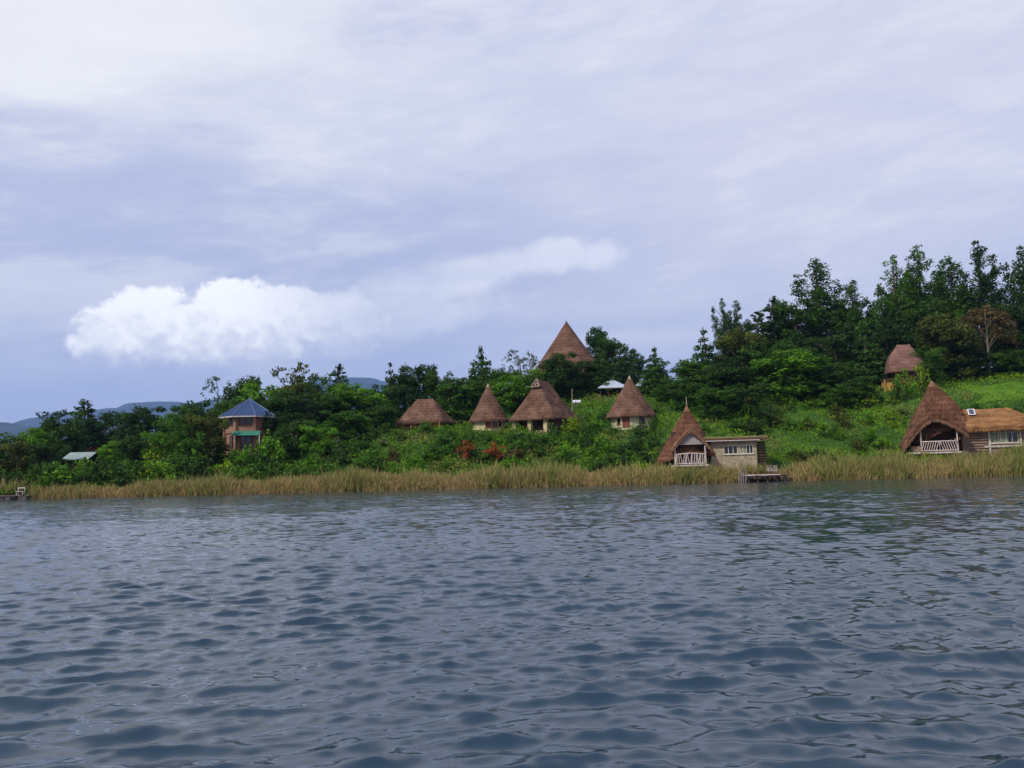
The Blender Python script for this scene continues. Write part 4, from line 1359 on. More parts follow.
TL = 'trees along the low shore on the house side'
TM = 'trees behind the thatched huts'
TR = 'tall trees on the ridge'
TF = 'front trees on the wooded slope'
TREES = [
 # px, top, Y, width, kind, tint, label, group
 (-6, 431, 128, 34, 'broad', 'mid', 'rounded green tree at the shore end beyond the stone landing', TL),
 (37, 428, 130, 36, 'broad', 'bright', 'light green broad tree between the shore end and the shed', TL),
 (18, 440, 122, 36, 'broad', 'olive', 'dull olive low tree just behind the stone landing', TL),
 (60, 411, 136, 36, 'broad', 'dark', 'dark broad tree rising behind the grey-green shed', TL),
 (84, 401, 146, 32, 'cypress', 'dark', 'tallest pointed dark tree above the grey-green shed and brick cottage', TL),
 (104, 412, 144, 32, 'broad', 'blue', 'dark tree close behind the brick cottage chimney', TL),
 (120, 413, 142, 20, 'sparse', 'dark', 'slender see-through tree on the blue-house side of the brick cottage', TL),
 (147, 406, 140, 40, 'broad', 'deep', 'very dark rounded tree standing out against the blue hill', TL),
 (175, 413, 138, 38, 'broad', 'mid', 'mid-green tree midway between brick cottage and blue-roofed house', TL),
 (187, 402, 150, 26, 'broad', 'dark', 'dark tree peeping over the mid-green tree before the blue-roofed house', TL),
 (204, 402, 136, 34, 'broad', 'mid', 'mid-green tree close against the blue-roofed house', TL),
 (218, 377, 150, 26, 'sparse', 'mid', 'open tufted tree rising just behind the blue roof', TL),
 (242, 377, 152, 30, 'broad', 'dark', 'dark tree with rounded top directly above the blue roof peak', TL),
 (262, 383, 146, 38, 'broad', 'bright', 'light green tree at the back of the blue-roofed house', TL),
 (281, 392, 142, 36, 'broad', 'dark', 'dark tree shading the brick wall of the blue-roofed house', TL),
 (293, 361, 150, 34, 'sparse', 'olive', 'tall feathery olive tree, highest between blue-roofed house and hip-roofed hut', TM),
 (292, 382, 147, 44, 'broad', 'olive', 'full olive crown under the tall feathery olive tree', TM),
 (313, 375, 148, 30, 'broad', 'mid', 'mid-green tree next to the tall feathery olive tree', TM),
 (310, 398, 138, 44, 'broad', 'deep', 'deep green low tree below the feathery olive tree', TM),  # darkness is the leaf colour itself
 (338, 366, 152, 28, 'cypress', 'blue', 'bluish dark pointed tree before the gap showing the far hill', TM),
 (332, 394, 140, 36, 'broad', 'dark', 'dark round tree in front of the bluish pointed tree', TM),
 (358, 384, 142, 44, 'broad', 'bright', 'bright green broad tree below the gap showing the far hill', TM),
 (380, 386, 148, 30, 'broad', 'dark', 'dark tree left behind the hip-roofed hut ridge', TM),
 (390, 364, 156, 20, 'layered', 'blue', 'small tiered dark conifer beside the far-hill gap', TM),
 (404, 367, 158, 24, 'broad', 'dark', 'dark tree between tiered conifer and hip-roofed hut', TM),
 (418, 366, 158, 30, 'broad', 'blue', 'bluish rounded tree directly above the hip-roofed hut', TM),
 (434, 371, 156, 26, 'broad', 'dark', 'dark tree above the lower slope of the hip-roofed hut roof', TM),
 (449, 373, 154, 22, 'cypress', 'dark', 'narrow dark tree between the hip-roofed and small conical huts', TM),
 (462, 380, 148, 42, 'broad', 'mid', 'mid-green tree close behind the small cream conical hut', TM),
 (481, 350, 158, 34, 'layered', 'dark', 'domed dark tree standing tallest above the small cream conical hut', TM),
 (500, 369, 154, 28, 'broad', 'mid', 'mid-green tree between domed dark tree and pale sparse tree', TM),
 (519, 350, 160, 30, 'sparse', 'silver', 'pale sparse-leaved tree against the sky by the great cone', TM),
 (530, 355, 168, 16, 'sparse', 'silver', 'thin wispy tree touching the great cone roof edge', TM),
 (517, 371, 150, 42, 'broad', 'bright', 'light green tree behind the pale-gablet hut, under the sparse tree', TM),
 (540, 374, 146, 24, 'broad', 'dark', 'dark tree between pale-gablet hut and great cone', TM),
 (562, 352, 156, 34, 'broad', 'deep', 'deep dark round tree right in front of the great cone', TM),
 (600, 327, 182, 24, 'broad', 'blue', 'tall dark tree beside the great cone, topmost of its cluster', TM),
 (612, 339, 178, 26, 'broad', 'dark', 'dark tree just below the topmost crown beside the great cone', TM),
 (597, 350, 160, 34, 'layered', 'dark', 'dark tiered tree between great cone and pale metal pavilion', TM),
 (620, 346, 164, 30, 'layered', 'blue', 'dark tiered tree behind the pale metal pavilion roof', TM),
 (632, 349, 172, 20, 'broad', 'dark', 'small dark crown between the tiered trees on the hilltop', TM),
 (654, 350, 156, 30, 'layered', 'dark', 'lone tiered tree standing before the low beige house', TM),
 (670, 383, 146, 30, 'broad', 'mid', 'low mid-green tree beside the low beige house', TF),
 (690, 361, 150, 46, 'broad', 'mid', 'rounded mid-green tree at the foot of the pagoda-topped tree', TF),
 (703, 331, 156, 30, 'layered', 'dark', 'dark tree with a stacked pagoda-like top', TR),
 (722, 301, 162, 20, 'euc', 'blue', 'thin open tall tree with gaps, first of the ridge', TR),
 (736, 303, 164, 22, 'euc', 'blue', 'slim tufted tall tree beside the thin open one', TR),
 (708, 366, 142, 48, 'broad', 'dark', 'dark broad tree in front of the rounded mid-green tree', TF),
 (741, 329, 156, 44, 'broad', 'olive', 'olive broad crown under the slim tufted tall tree', TF),
 (735, 358, 144, 60, 'broad', 'deep', 'wide black-green tree above the stone wing of the grey-gabled lodge', TF),
 (757, 312, 164, 36, 'cypress', 'dark', 'dark dense pointed tree next to the slim tufted one', TR),
 (772, 299, 166, 32, 'cypress', 'deep', 'black-green spiky-topped tree on the ridge', TR),
 (794, 303, 166, 36, 'broad', 'dark', 'dark crown tucked below the tall airy pointed tree', TR),
 (815, 261, 168, 44, 'euc', 'dark', 'tall airy pointed tree standing above its ridge neighbours', TR),
 (786, 342, 150, 44, 'broad', 'dark', 'dark tree just behind the bright yellow-green tree', TF),
 (793, 353, 138, 62, 'broad', 'bright', 'bright yellow-green tree at the front of the wooded slope', TF),
 (832, 333, 150, 46, 'broad', 'deep', 'deep dark round tree beside the bright yellow-green tree', TF),
 (851, 283, 166, 40, 'euc', 'mid', 'light green open tall tree, lower than its ridge neighbours', TR),
 (862, 300, 162, 34, 'broad', 'dark', 'dark crown below the light green open tall tree', TR),
 (893, 259, 164, 34, 'euc', 'mid', 'green tall tree with a bushy top behind the pinkish hut', TR),
 (917, 249, 166, 40, 'euc', 'mid', 'full green tall tree with paired rounded tops behind the pinkish hut', TR),
 (908, 300, 162, 52, 'broad', 'dark', 'dark leafy mass directly behind the pinkish hut roof', TF),
 (949, 259, 166, 38, 'euc', 'mid', 'full tall green tree leaning towards the dark lacy tree', TR),
 (977, 243, 164, 36, 'euc', 'deep', 'dark lacy conical tree, the tallest on the ridge', TR),
 (1021, 250, 162, 38, 'euc', 'dark', 'tall dark tree at the outer end of the ridge', TR),
 (1052, 262, 164, 40, 'euc', 'dark', 'tall tree beyond the outer end of the ridge', TR),
 (866, 331, 148, 44, 'layered', 'dark', 'dark tiered tree beside the ochre lean-to', TF),
 (838, 362, 138, 40, 'broad', 'dark', 'low dark tree below the tiered tree by the ochre lean-to', TF),
 (946, 314, 146, 46, 'broad', 'olive', 'olive tree with a light rounded top next to the pinkish hut', TF),
 (927, 347, 139, 28, 'broad', 'mid', 'small green tree overlapping the pinkish hut roof', TF),
 (957, 340, 147, 44, 'broad', 'deep', 'black-green low tree under the olive rounded tree', TF),
 (984, 306, 148, 44, 'umbrella', 'rust', 'reddish-brown spreading tree with pale bare trunk above the lawn', TF),
 (1014, 302, 154, 48, 'broad', 'deep', 'very dark broad tree behind the reddish-brown spreading tree', TF),
 (1018, 348, 146, 40, 'broad', 'mid', 'green bushy tree at the top of the lawn', TF),
 (224, 400, 138, 26, 'broad', 'mid', 'green tree overlapping the near edge of the blue roof', TL),
 (208, 414, 124, 34, 'broad', 'olive', 'olive low tree in front of the octagonal house corner', TL),
 (187, 425, 122, 34, 'broad', 'mid', 'mid-green low tree in the thicket before the blue-roofed house', TL),
 (164, 432, 124, 34, 'broad', 'bright', 'bright low tree beside the rusty-leaved bush', TL),
 (131, 437, 124, 30, 'broad', 'dark', 'dark low tree between rusty-leaved bush and brick cottage', TL),
 (112, 441, 128, 24, 'broad', 'bright', 'bright bushy tree covering one end of the brick cottage roof', TL),
 (50, 442, 122, 30, 'broad', 'deep', 'black-green low tree beside the grey-green shed', TL),
 (277, 412, 131, 26, 'broad', 'deep', 'black-green tree shading the brick house side wall', TL),
 (296, 420, 126, 36, 'broad', 'dark', 'dark bushy tree on the slope beside the brick house', TM),
 (345, 412, 132, 40, 'broad', 'mid', 'mid-green low tree between the brick house and hip-roofed hut', TM),
 (378, 405, 138, 30, 'broad', 'dark', 'dark low tree touching the hip-roofed hut', TM),
 (318, 425, 124, 30, 'broad', 'bright', 'bright bushy tree on the slope before the deep green low tree', TM),
 (548, 372, 166, 22, 'broad', 'dark', 'dark crown hiding the great cone eave', TM),
 (582, 362, 160, 26, 'broad', 'deep', 'black-green crown against the great cone, above the water tank', TM),
 (762, 345, 152, 44, 'broad', 'dark', 'dark crown between the wide black-green tree and the ridge', TF),
 (812, 370, 136, 42, 'broad', 'dark', 'dark low tree at the foot of the bright yellow-green tree', TF),
 (690, 385, 140, 34, 'broad', 'mid', 'mid-green low tree at the outer foot of the dark broad tree', TF),
 (885, 320, 156, 34, 'broad', 'deep', 'black-green crown behind the tiered tree by the ochre lean-to', TF),
 (1000, 352, 152, 36, 'broad', 'dark', 'dark low tree at the back edge of the lawn', TF),
 (972, 356, 150, 30, 'broad', 'deep', 'black-green bushy tree beside the bare trunk above the lawn', TF),
 (835, 303, 170, 34, 'euc', 'dark', 'dark tall tree filling the gap beyond the tall airy pointed tree', TR),
 (873, 306, 170, 32, 'euc', 'dark', 'dark tall tree between the light green open one and the pinkish hut', TR),
 (906, 276, 170, 34, 'euc', 'mid', 'mid-green tall tree between the two green tops behind the pinkish hut', TR),
 (933, 284, 172, 34, 'euc', 'dark', 'dark tall tree just behind the full tall leaning tree', TR),
 (962, 286, 172, 30, 'euc', 'mid', 'mid-green tall tree behind the dark lacy conical tree', TR),
 (1000, 292, 170, 36, 'euc', 'dark', 'dark tall tree between the lacy conical tree and the ridge end', TR),
 (784, 307, 172, 34, 'euc', 'dark', 'dark tall tree behind the spiky-topped black-green tree', TR),
 (748, 326, 170, 30, 'euc', 'mid', 'mid-green tall tree behind the slim tufted one', TR),
 (716, 388, 130, 34, 'broad', 'mid', 'low mid-green tree reaching down the slope above the stone wing', TF),
 (746, 384, 130, 36, 'broad', 'dark', 'low dark tree at the lower wood edge above the jetty', TF),
 (840, 384, 129, 30, 'broad', 'mid', 'small mid-green tree at the lower wood edge beside the open slope', TF),
 (858, 377, 131, 26, 'broad', 'dark', 'small dark tree below the tiered tree, near the ochre lean-to', TF),
 (1050, 335, 150, 60, 'broad', 'dark', 'dark tree at the outer top corner of the lawn', TF),
]
for px, pt, Yd, w, kind, tint, label, grp in TREES:
    tree_at(px, pt, Yd, w, kind, tint, label, grp)

# ---- shrubs on the slope
RI = CROT.inverted()
def proj(v):
    q = RI @ (Vector(v) - CAM)
    return 512 + F * q.x / -q.z, 384 - F * q.y / -q.z

CLEAR = [(229, 412, 263, 446, 132), (398, 396, 436, 430, 140), (470, 385, 507, 430, 134), (513, 380, 578, 430, 133), (608, 376, 656, 428, 130), (657, 404, 768, 466, 106),
         (897, 378, 1030, 452, 104), (877, 343, 918, 385, 141), (65, 449, 96, 460, 128), (91, 441, 106, 452, 140), (570, 386, 584, 405, 137), (599, 377, 626, 391, 158), (642, 384, 662, 397, 160), (962, 376, 1030, 401, 200)]
FOOT = []
for o in list(COL.objects):
    if o.get('category') in ('hut', 'house', 'lodge', 'pavilion', 'shed', 'cottage', 'tank', 'pole'):
        r = {'lodge': 5.2, 'tank': 1.2, 'pole': .5, 'shed': 3.4}.get(o['category'], 4.2)
        if o.name.startswith('great'):
            r = 7.5
        FOOT.append((o.location.x, o.location.y, r))
        if o['category'] == 'lodge':
            for q_, r_ in ((6.5, 4.5), (10.5, 4.0)):
                FOOT.append((o.location.x + q_ * math.cos(o.rotation_euler.z), o.location.y + q_ * math.sin(o.rotation_euler.z), r_))
def free(x, y, pad=0):
    return all((x - a) ** 2 + (y - b) ** 2 > (r + pad) ** 2 for a, b, r in FOOT)

ADJ = {'dark': 'dark green', 'mid': 'mid-green', 'bright': 'bright green', 'yellow': 'yellow-green', 'olive': 'olive', 'deep': 'black-green', 'rust': 'brownish', 'silver': 'greyish green', 'blue': 'bluish green', 'pale': 'pale flowering'}
ZONES = [
 # px range, s range, count, h range, tints, where
 (-15, 60, 2.5, 24, 24, (2.2, 4.6), ('deep', 'dark', 'mid', 'olive'), 'in the tangle around the stone landing'),
 (60, 150, 3.5, 24, 30, (2.0, 4.4), ('deep', 'dark', 'mid', 'bright'), 'between the reeds and the grey-green shed'),
 (150, 232, 3.5, 24, 32, (2.0, 4.8), ('dark', 'mid', 'bright', 'yellow', 'deep'), 'in the thicket before the blue-roofed house'),
 (232, 320, 4.5, 26, 28, (1.5, 3.4), ('mid', 'bright', 'dark', 'bright'), 'below the blue-roofed house towards the reeds'),
 (320, 400, 4.5, 34, 28, (1.5, 3.4), ('mid', 'bright', 'dark', 'dark'), 'on the slope before the hip-roofed hut'),
 (400, 512, 5, 26, 28, (1.3, 2.7), ('mid', 'bright', 'dark', 'mid'), 'below the small cream conical hut'),
 (512, 605, 5, 26, 28, (1.3, 2.7), ('mid', 'bright', 'dark', 'mid'), 'below the pale-gablet hut'),
 (575, 664, 5, 40, 28, (1.3, 2.7), ('mid', 'dark', 'bright', 'deep'), 'around the hut with the red-brown door'),
 (700, 800, 9, 38, 28, (1.2, 2.6), ('bright', 'mid', 'dark', 'olive', 'deep'), 'on the slope above the grey-gabled lodge'),
 (790, 905, 4, 38, 34, (1.0, 2.4), ('bright', 'mid', 'dark', 'yellow', 'olive'), 'on the open slope between the two lodges'),
 (930, 1030, 9, 30, 24, (1.1, 2.4), ('mid', 'bright', 'dark'), 'below the lawn behind the golden-roofed wing'),
]
for x0, x1, s0, s1, cnt, hr, tints, where in ZONES:
    done = tries = 0
    while done < cnt and tries < 400:
        tries += 1
        px = rnd.uniform(x0, x1); s = s0 + (s1 - s0) * rnd.random() ** .85
        u0 = (px - 512) / F
        Yd = float(shore(u0)) + s
        b = P(px, 470, Yd)
        g = gz(b.x, b.y)
        h = rnd.uniform(*hr); w = h * rnd.uniform(1.0, 1.7)
        if not free(b.x, b.y, .5):
            continue
        cx, cy = proj((b.x, b.y, g)); tx, ty = proj((b.x, b.y, g + h))
        hw = w / 2 * F / Yd * .8
        if any(cx + hw > c[0] and cx - hw < c[2] and ty < c[3] - 1 and cy > c[1] and b.y < c[4] + 1 for c in CLEAR):
            continue
        tint = rnd.choice(tints)
        plant('shrub', f'{ADJ[tint]} leafy shrub {where}', 'shrub', 'shrub', (b.x, b.y, g - .05), h, w, tint, f'{ADJ[tint]} shrubs {where}', ('stem', 'foliage'))
        done += 1

for px, pb, Yd, hp, wp, tint, lab in (
    (905, 384, 131, 16, 20, 'bright', 'bright bush hiding the pinkish hut wall beside the lean-to'),
    (922, 382, 133, 18, 14, 'yellow', 'yellow-green bush against the pinkish hut roof edge'),
    (897, 388, 130, 9, 12, 'mid', 'small green bush at the foot of the ochre lean-to'),
    (872, 389, 132, 10, 16, 'mid', 'small mid-green bush on the outer side of the ochre lean-to'),
    (425, 433, 131, 14, 14, 'mid', 'green bush covering the middle of the hip-roofed hut front'),
    (447, 433, 131, 9, 14, 'bright', 'bright bush under the end of the hip-roofed hut eave'),
    (553, 434, 124, 12, 14, 'dark', 'dark bush before the pale-gablet hut veranda end'),
    (571, 428, 126, 12, 18, 'yellow', 'yellow-green bush at the pale-gablet hut side wall'),
    (640, 433, 122, 12, 13, 'dark', 'dark bush against the pale-walled conical hut'),
    (653, 431, 122, 15, 12, 'mid', 'green bush at the outer edge of the pale-walled conical hut'),
    (612, 432, 123, 9, 11, 'mid', 'small bush beside the red-brown door'),
    (268, 452, 120, 22, 26, 'bright', 'large bright bush at the brick house lower wall'),
    (246, 455, 119, 11, 20, 'bright', 'bright bush in front of the green awning door'),
    (84, 468, 118, 11, 18, 'bright', 'bright bush covering the wall below the grey-green roof'),
    ):
    b = P(px, pb, Yd); g = gz(b.x, b.y)
    plant('shrub', lab, 'shrub', 'shrub', (b.x, b.y, g - .05), max(.8, P(px, pb - hp, Yd).z - g), wp * Yd / F * 1.25, tint, 'bushes against the house walls', ('stem', 'foliage'))

def spot(px, py, y0=97.0, y1=150.0):
    """distance at which the slope is seen at this height"""
    y = y0
    while y < y1:
        b = P(px, py, y)
        if gz(b.x, b.y) >= b.z:
            return y
        y += .25
    return y1

def special(px, py_base, Yd, hpx, wpx, tint, name, label, cat):
    Yd = min(spot(px, py_base), Yd + 16)
    b = P(px, py_base, Yd); g = gz(b.x, b.y)
    k = Yd / F
    top = P(px, py_base - hpx, Yd).z
    plant(name, label, cat, 'shrub', (b.x, b.y, g - .05), max(.8, top - g), wpx * k * 1.5, tint, None, ('stem', 'foliage'))
special(392.5, 465, 107, 18, 11, 'rust', 'flowering_shrub', 'small rust-red bush at the reed edge below the hip-roofed hut', 'shrub')
special(467, 464, 106, 24, 16, 'red', 'flowering_shrub', 'bright orange-red flowering bush, largest along the reed edge', 'shrub')
special(494.5, 462, 106, 21, 17, 'red', 'flowering_shrub', 'orange-red flowering bush below the pale-gablet hut pillars', 'shrub')
special(516, 463, 109, 17, 15, 'rust', 'flowering_shrub', 'faded brown-red bush beside the orange-red flowering bushes', 'shrub')
special(664, 456, 104, 14, 8, 'rust', 'flowering_shrub', 'small russet bush touching the low thatch of the grey-gabled lodge', 'shrub')
special(147, 462, 118, 14, 14, 'rust', 'flowering_shrub', 'rusty-leaved bush between the shed and the blue-roofed house', 'shrub')
special(220, 440, 124, 22, 18, 'rust', 'flowering_shrub', 'brownish blossoming bush covering a corner of the octagonal house', 'shrub')
special(336, 446, 112, 10, 12, 'pale', 'flowering_shrub', 'whitish flowering bush on the slope under the bright broad tree', 'shrub')
special(384, 446, 113, 10, 11, 'pale', 'flowering_shrub', 'whitish flowering bush just below the hip-roofed hut', 'shrub')
special(520, 440, 118, 9, 16, 'pale', 'flowering_shrub', 'pale-leaved bush in front of the pale-gablet hut pillars', 'shrub')
special(110, 466, 112, 10, 16, 'pale', 'flowering_shrub', 'whitish-leaved bush beside the grey-green shed', 'shrub')
special(800, 462, 101, 12, 20, 'olive', 'flowering_shrub', 'dry olive bush at the bank beside the jetty chairs', 'shrub')
special(770, 428, 121, 26, 15, 'deep', 'flowering_shrub', 'upright black-green bush alone on the bright slope behind the jetty', 'shrub')

# clipped hedge in front of the small cream hut
def hedge(pa, pb, Yd, hpx, label, tint):
    rg = np.random.default_rng(int(pa))
    a, b = P(pa[0], pa[1], Yd) if isinstance(pa, tuple) else None, None
def hedge_run(pxa, pxb, py_top, Yd, depth, label, tint, seed):
    rg = np.random.default_rng(seed)
    A, B = P(pxa, py_top, Yd), P(pxb, py_top, Yd)
    mid = (A + B) / 2
    g = gz(mid.x, mid.y)
    o = thing('hedge', label, 'hedge', (mid.x, mid.y, g))
    L = (B - A).length; h = mid.z - g
    cl = []
    for i in range(int(L * 5)):
        x = rg.uniform(-L / 2, L / 2)
        r = rg.uniform(.28, .4)
        cl.append((x, rg.uniform(-depth / 2, depth / 2), rg.uniform(.15, max(.2, h - r * .7)), r, r, rg.choice([.8, 1, 1.25])))
    v, f, t = leaf_cloud(cl, 14, .2, rg)
    c = obj_from('foliage', mesh_np('hedge_foliage', v, f, t), M['leaf'], o)
    c.color = (*G[tint], 1)
    tr = MB()
    for i in range(9):
        x = -L / 2 + L * (i + .5) / 9
        tr.tube((x, 0, -.3), (x, 0, max(.3, h - .3)), .05, .03, 5)
    tr.build('stem', M['bark'], o)
hedge_run(479, 511, 428, 129, .9, 'clipped yellow-green hedge in front of the small cream hut', 'yellow', 61)
hedge_run(438, 470, 428.5, 130, .9, 'bright green hedge from the hip-roofed hut towards the cream hut', 'bright', 62)
hedge_run(566, 592, 421, 131, 1.2, 'yellowish hedge beside the water tank and pale-gablet hut', 'yellow', 63)

# broad-leaved banana plants
def banana(px, py_base, Yd, hpx, label, tint, seed):
    rg = random.Random(seed)
    Yd = min(spot(px, py_base), Yd + 14)
    b = P(px, py_base, Yd); g = gz(b.x, b.y)
    h = min(3.6, max(1.4, P(px, py_base - hpx, Yd).z - g))
    o = thing('banana_plant', label, 'banana plant', (b.x, b.y, g), rg.uniform(0, 6), 'banana plants on the slope')
    MB().path([(0, 0, -.3), (.05, 0, h * .2), (0, .05, h * .3)], [.13, .11, .08], 8).build('stem', M['banana_stem'], o)
    for i in range(9):
        a = 6.28 * i / 9 + rg.uniform(-.3, .3)
        L = h * rg.uniform(.65, .85); lean = rg.uniform(.25, .95)
        rows, tint_ = [], []
        for j in range(8):
            t = j / 7
            r = L * lean * t; z = h * .22 + L * (t * (1.25 - lean * .55) - .62 * lean * t * t)
            w = .30 * math.sin(math.pi * min(1, .12 + t * .88)) ** .7 * min(1.2, h / 2.6) + .01
            c = Vector((r * math.cos(a), r * math.sin(a), z))
            sd = Vector((-math.sin(a), math.cos(a), 0)) * w
            rows.append([c - sd + Vector((0, 0, .06)), c, c + sd + Vector((0, 0, .06))])
        lb = MB().grid(rows)
        lf = mesh_np('banana_leaf', [tuple(v) for v in lb.v], lb.f, np.tile([rg.uniform(.85, 1.2)] * 3 + [1], (len(lb.v), 1)))
        q = obj_from('leaf', lf, M['leaf'], o)
        q.color = (*G[tint], 1)
for i, (px, py, Yd, hp, lab, tint) in enumerate([
    (748, 430, 112, 18, 'pale green banana plant upright above the stone lodge wing', 'yellow'),
    (606, 456, 110, 13, 'broad-leaved banana plant below the hut with the red-brown door', 'bright'),
    (646, 454, 109, 14, 'banana plant arching towards the grey-gabled lodge thatch', 'bright'),
    (628, 459, 106, 13, 'banana plant between the other two below the pale-walled hut', 'mid'),
    (672, 411, 128, 14, 'bright banana plant on the slope behind the pale-walled hut', 'bright'),
    (872, 446, 108, 20, 'banana plant on the open slope beside the shaggy lodge', 'bright'),
    (824, 436, 114, 18, 'banana plant in the middle of the open bright slope', 'bright'),
    (130, 458, 122, 16, 'yellowish banana plant near the grey-green shed', 'yellow'),
    (70, 478, 114, 22, 'bright banana plant by the reeds below the shed', 'bright'),
    ]):
    banana(px, py, Yd, hp, lab, tint, 300 + i)

# ---- ground cover on the slope: leafy herbs nobody could count
def undergrowth():
    rg = np.random.default_rng(77)
    n = 19000
    u = rg.uniform(-.72, .72, n)
    s = 2.5 + 58 * rg.random(n) ** 1.35
    y = shore(u) + s; x = u * y
    foot = np.array(FOOT)
    ok = np.ones(n, bool)
    for a, b, r in foot:
        ok &= (x - a) ** 2 + (y - b) ** 2 > (r - .3) ** 2
    lawn = (u > .562) & (y > 127) & (y < 138)
    x, y, s, u, lawn = x[ok], y[ok], s[ok], u[ok], lawn[ok]
    z = ground(x, y)
    pat = np.sin(x * .21 + 1.3 * np.sin(y * .13)) * np.sin(y * .27 + x * .05) + .5 * np.sin(x * .7 + y * .5)
    V, T = [], []
    k = 13
    m = len(x)
    hgt = np.clip(  .7 + .4 * pat + rg.uniform(-.2, .35, m), .2, 1.4)
    hgt = hgt * (1 - .08 * np.clip((u - .15) * 4, 0, 1))
    hgt = np.where(lawn, .12, hgt)
    for j in range(k):
        ox = rg.normal(0, .42, m); oy = rg.normal(0, .42, m); oz = rg.uniform(0, 1, m) * hgt
        c = np.stack([x + ox, y + oy, z + oz], 1)
        nr = rg.normal(size=(m, 3)) * .6 + np.array([0, -.25, .7]); nr /= np.linalg.norm(nr, axis=1)[:, None]
        a = np.cross(nr, rg.normal(size=(m, 3))); a[:, 2] = np.abs(a[:, 2]) + .25; a /= np.linalg.norm(a, axis=1)[:, None]
        b = np.cross(nr, a); b /= np.linalg.norm(b, axis=1)[:, None]
        L = (rg.uniform(.22, .5, m) * (1 - .32 * np.clip((u - .08) * 5, 0, 1)))[:, None]
        V.append(np.stack([c - a * L * .5, c + b * L * .26, c + a * L * .55, c - b * L * .26], 1))
        sh = rg.uniform(.65, 1.35, m) * (1 + .15 * pat)
        mixv = np.clip(.5 + .4 * pat + rg.normal(0, .25, m), 0, 1)[:, None]
        rightness = np.clip((u[:, None] + .15) * 1.6, 0, 1)
        d0 = np.array([.050, .118, .009]) * (1 - rightness) + np.array([.082, .175, .009]) * rightness
        d1 = np.array([.100, .195, .011]) * (1 - rightness) + np.array([.17, .295, .011]) * rightness
        dry = np.clip(np.sin(x * .13 + y * .31 + 2) * np.sin(x * .29 - y * .11 + 1) * 1.6 - .55 + rg.normal(0, .2, m), 0, 1)[:, None]
        col = ((d0 * (1 - mixv) + d1 * mixv) * (1 - dry * .75) + np.array([.20, .18, .05]) * dry * .75) * sh[:, None]
        col = np.where(lawn[:, None], np.array([.115, .22, .012]) * sh[:, None], col)
        T.append(np.repeat(np.concatenate([col, np.ones((m, 1))], 1)[:, None, :], 4, 1))
    V = np.concatenate(V).reshape(-1, 3); T = np.concatenate(T).reshape(-1, 4)
    o = obj_from('undergrowth', mesh_np('undergrowth', V, np.arange(len(V)).reshape(-1, 4), T), M['tuft'], kind='stuff')
    o['label'] = 'leafy green herbs covering the slope between shrubs and huts'
undergrowth()

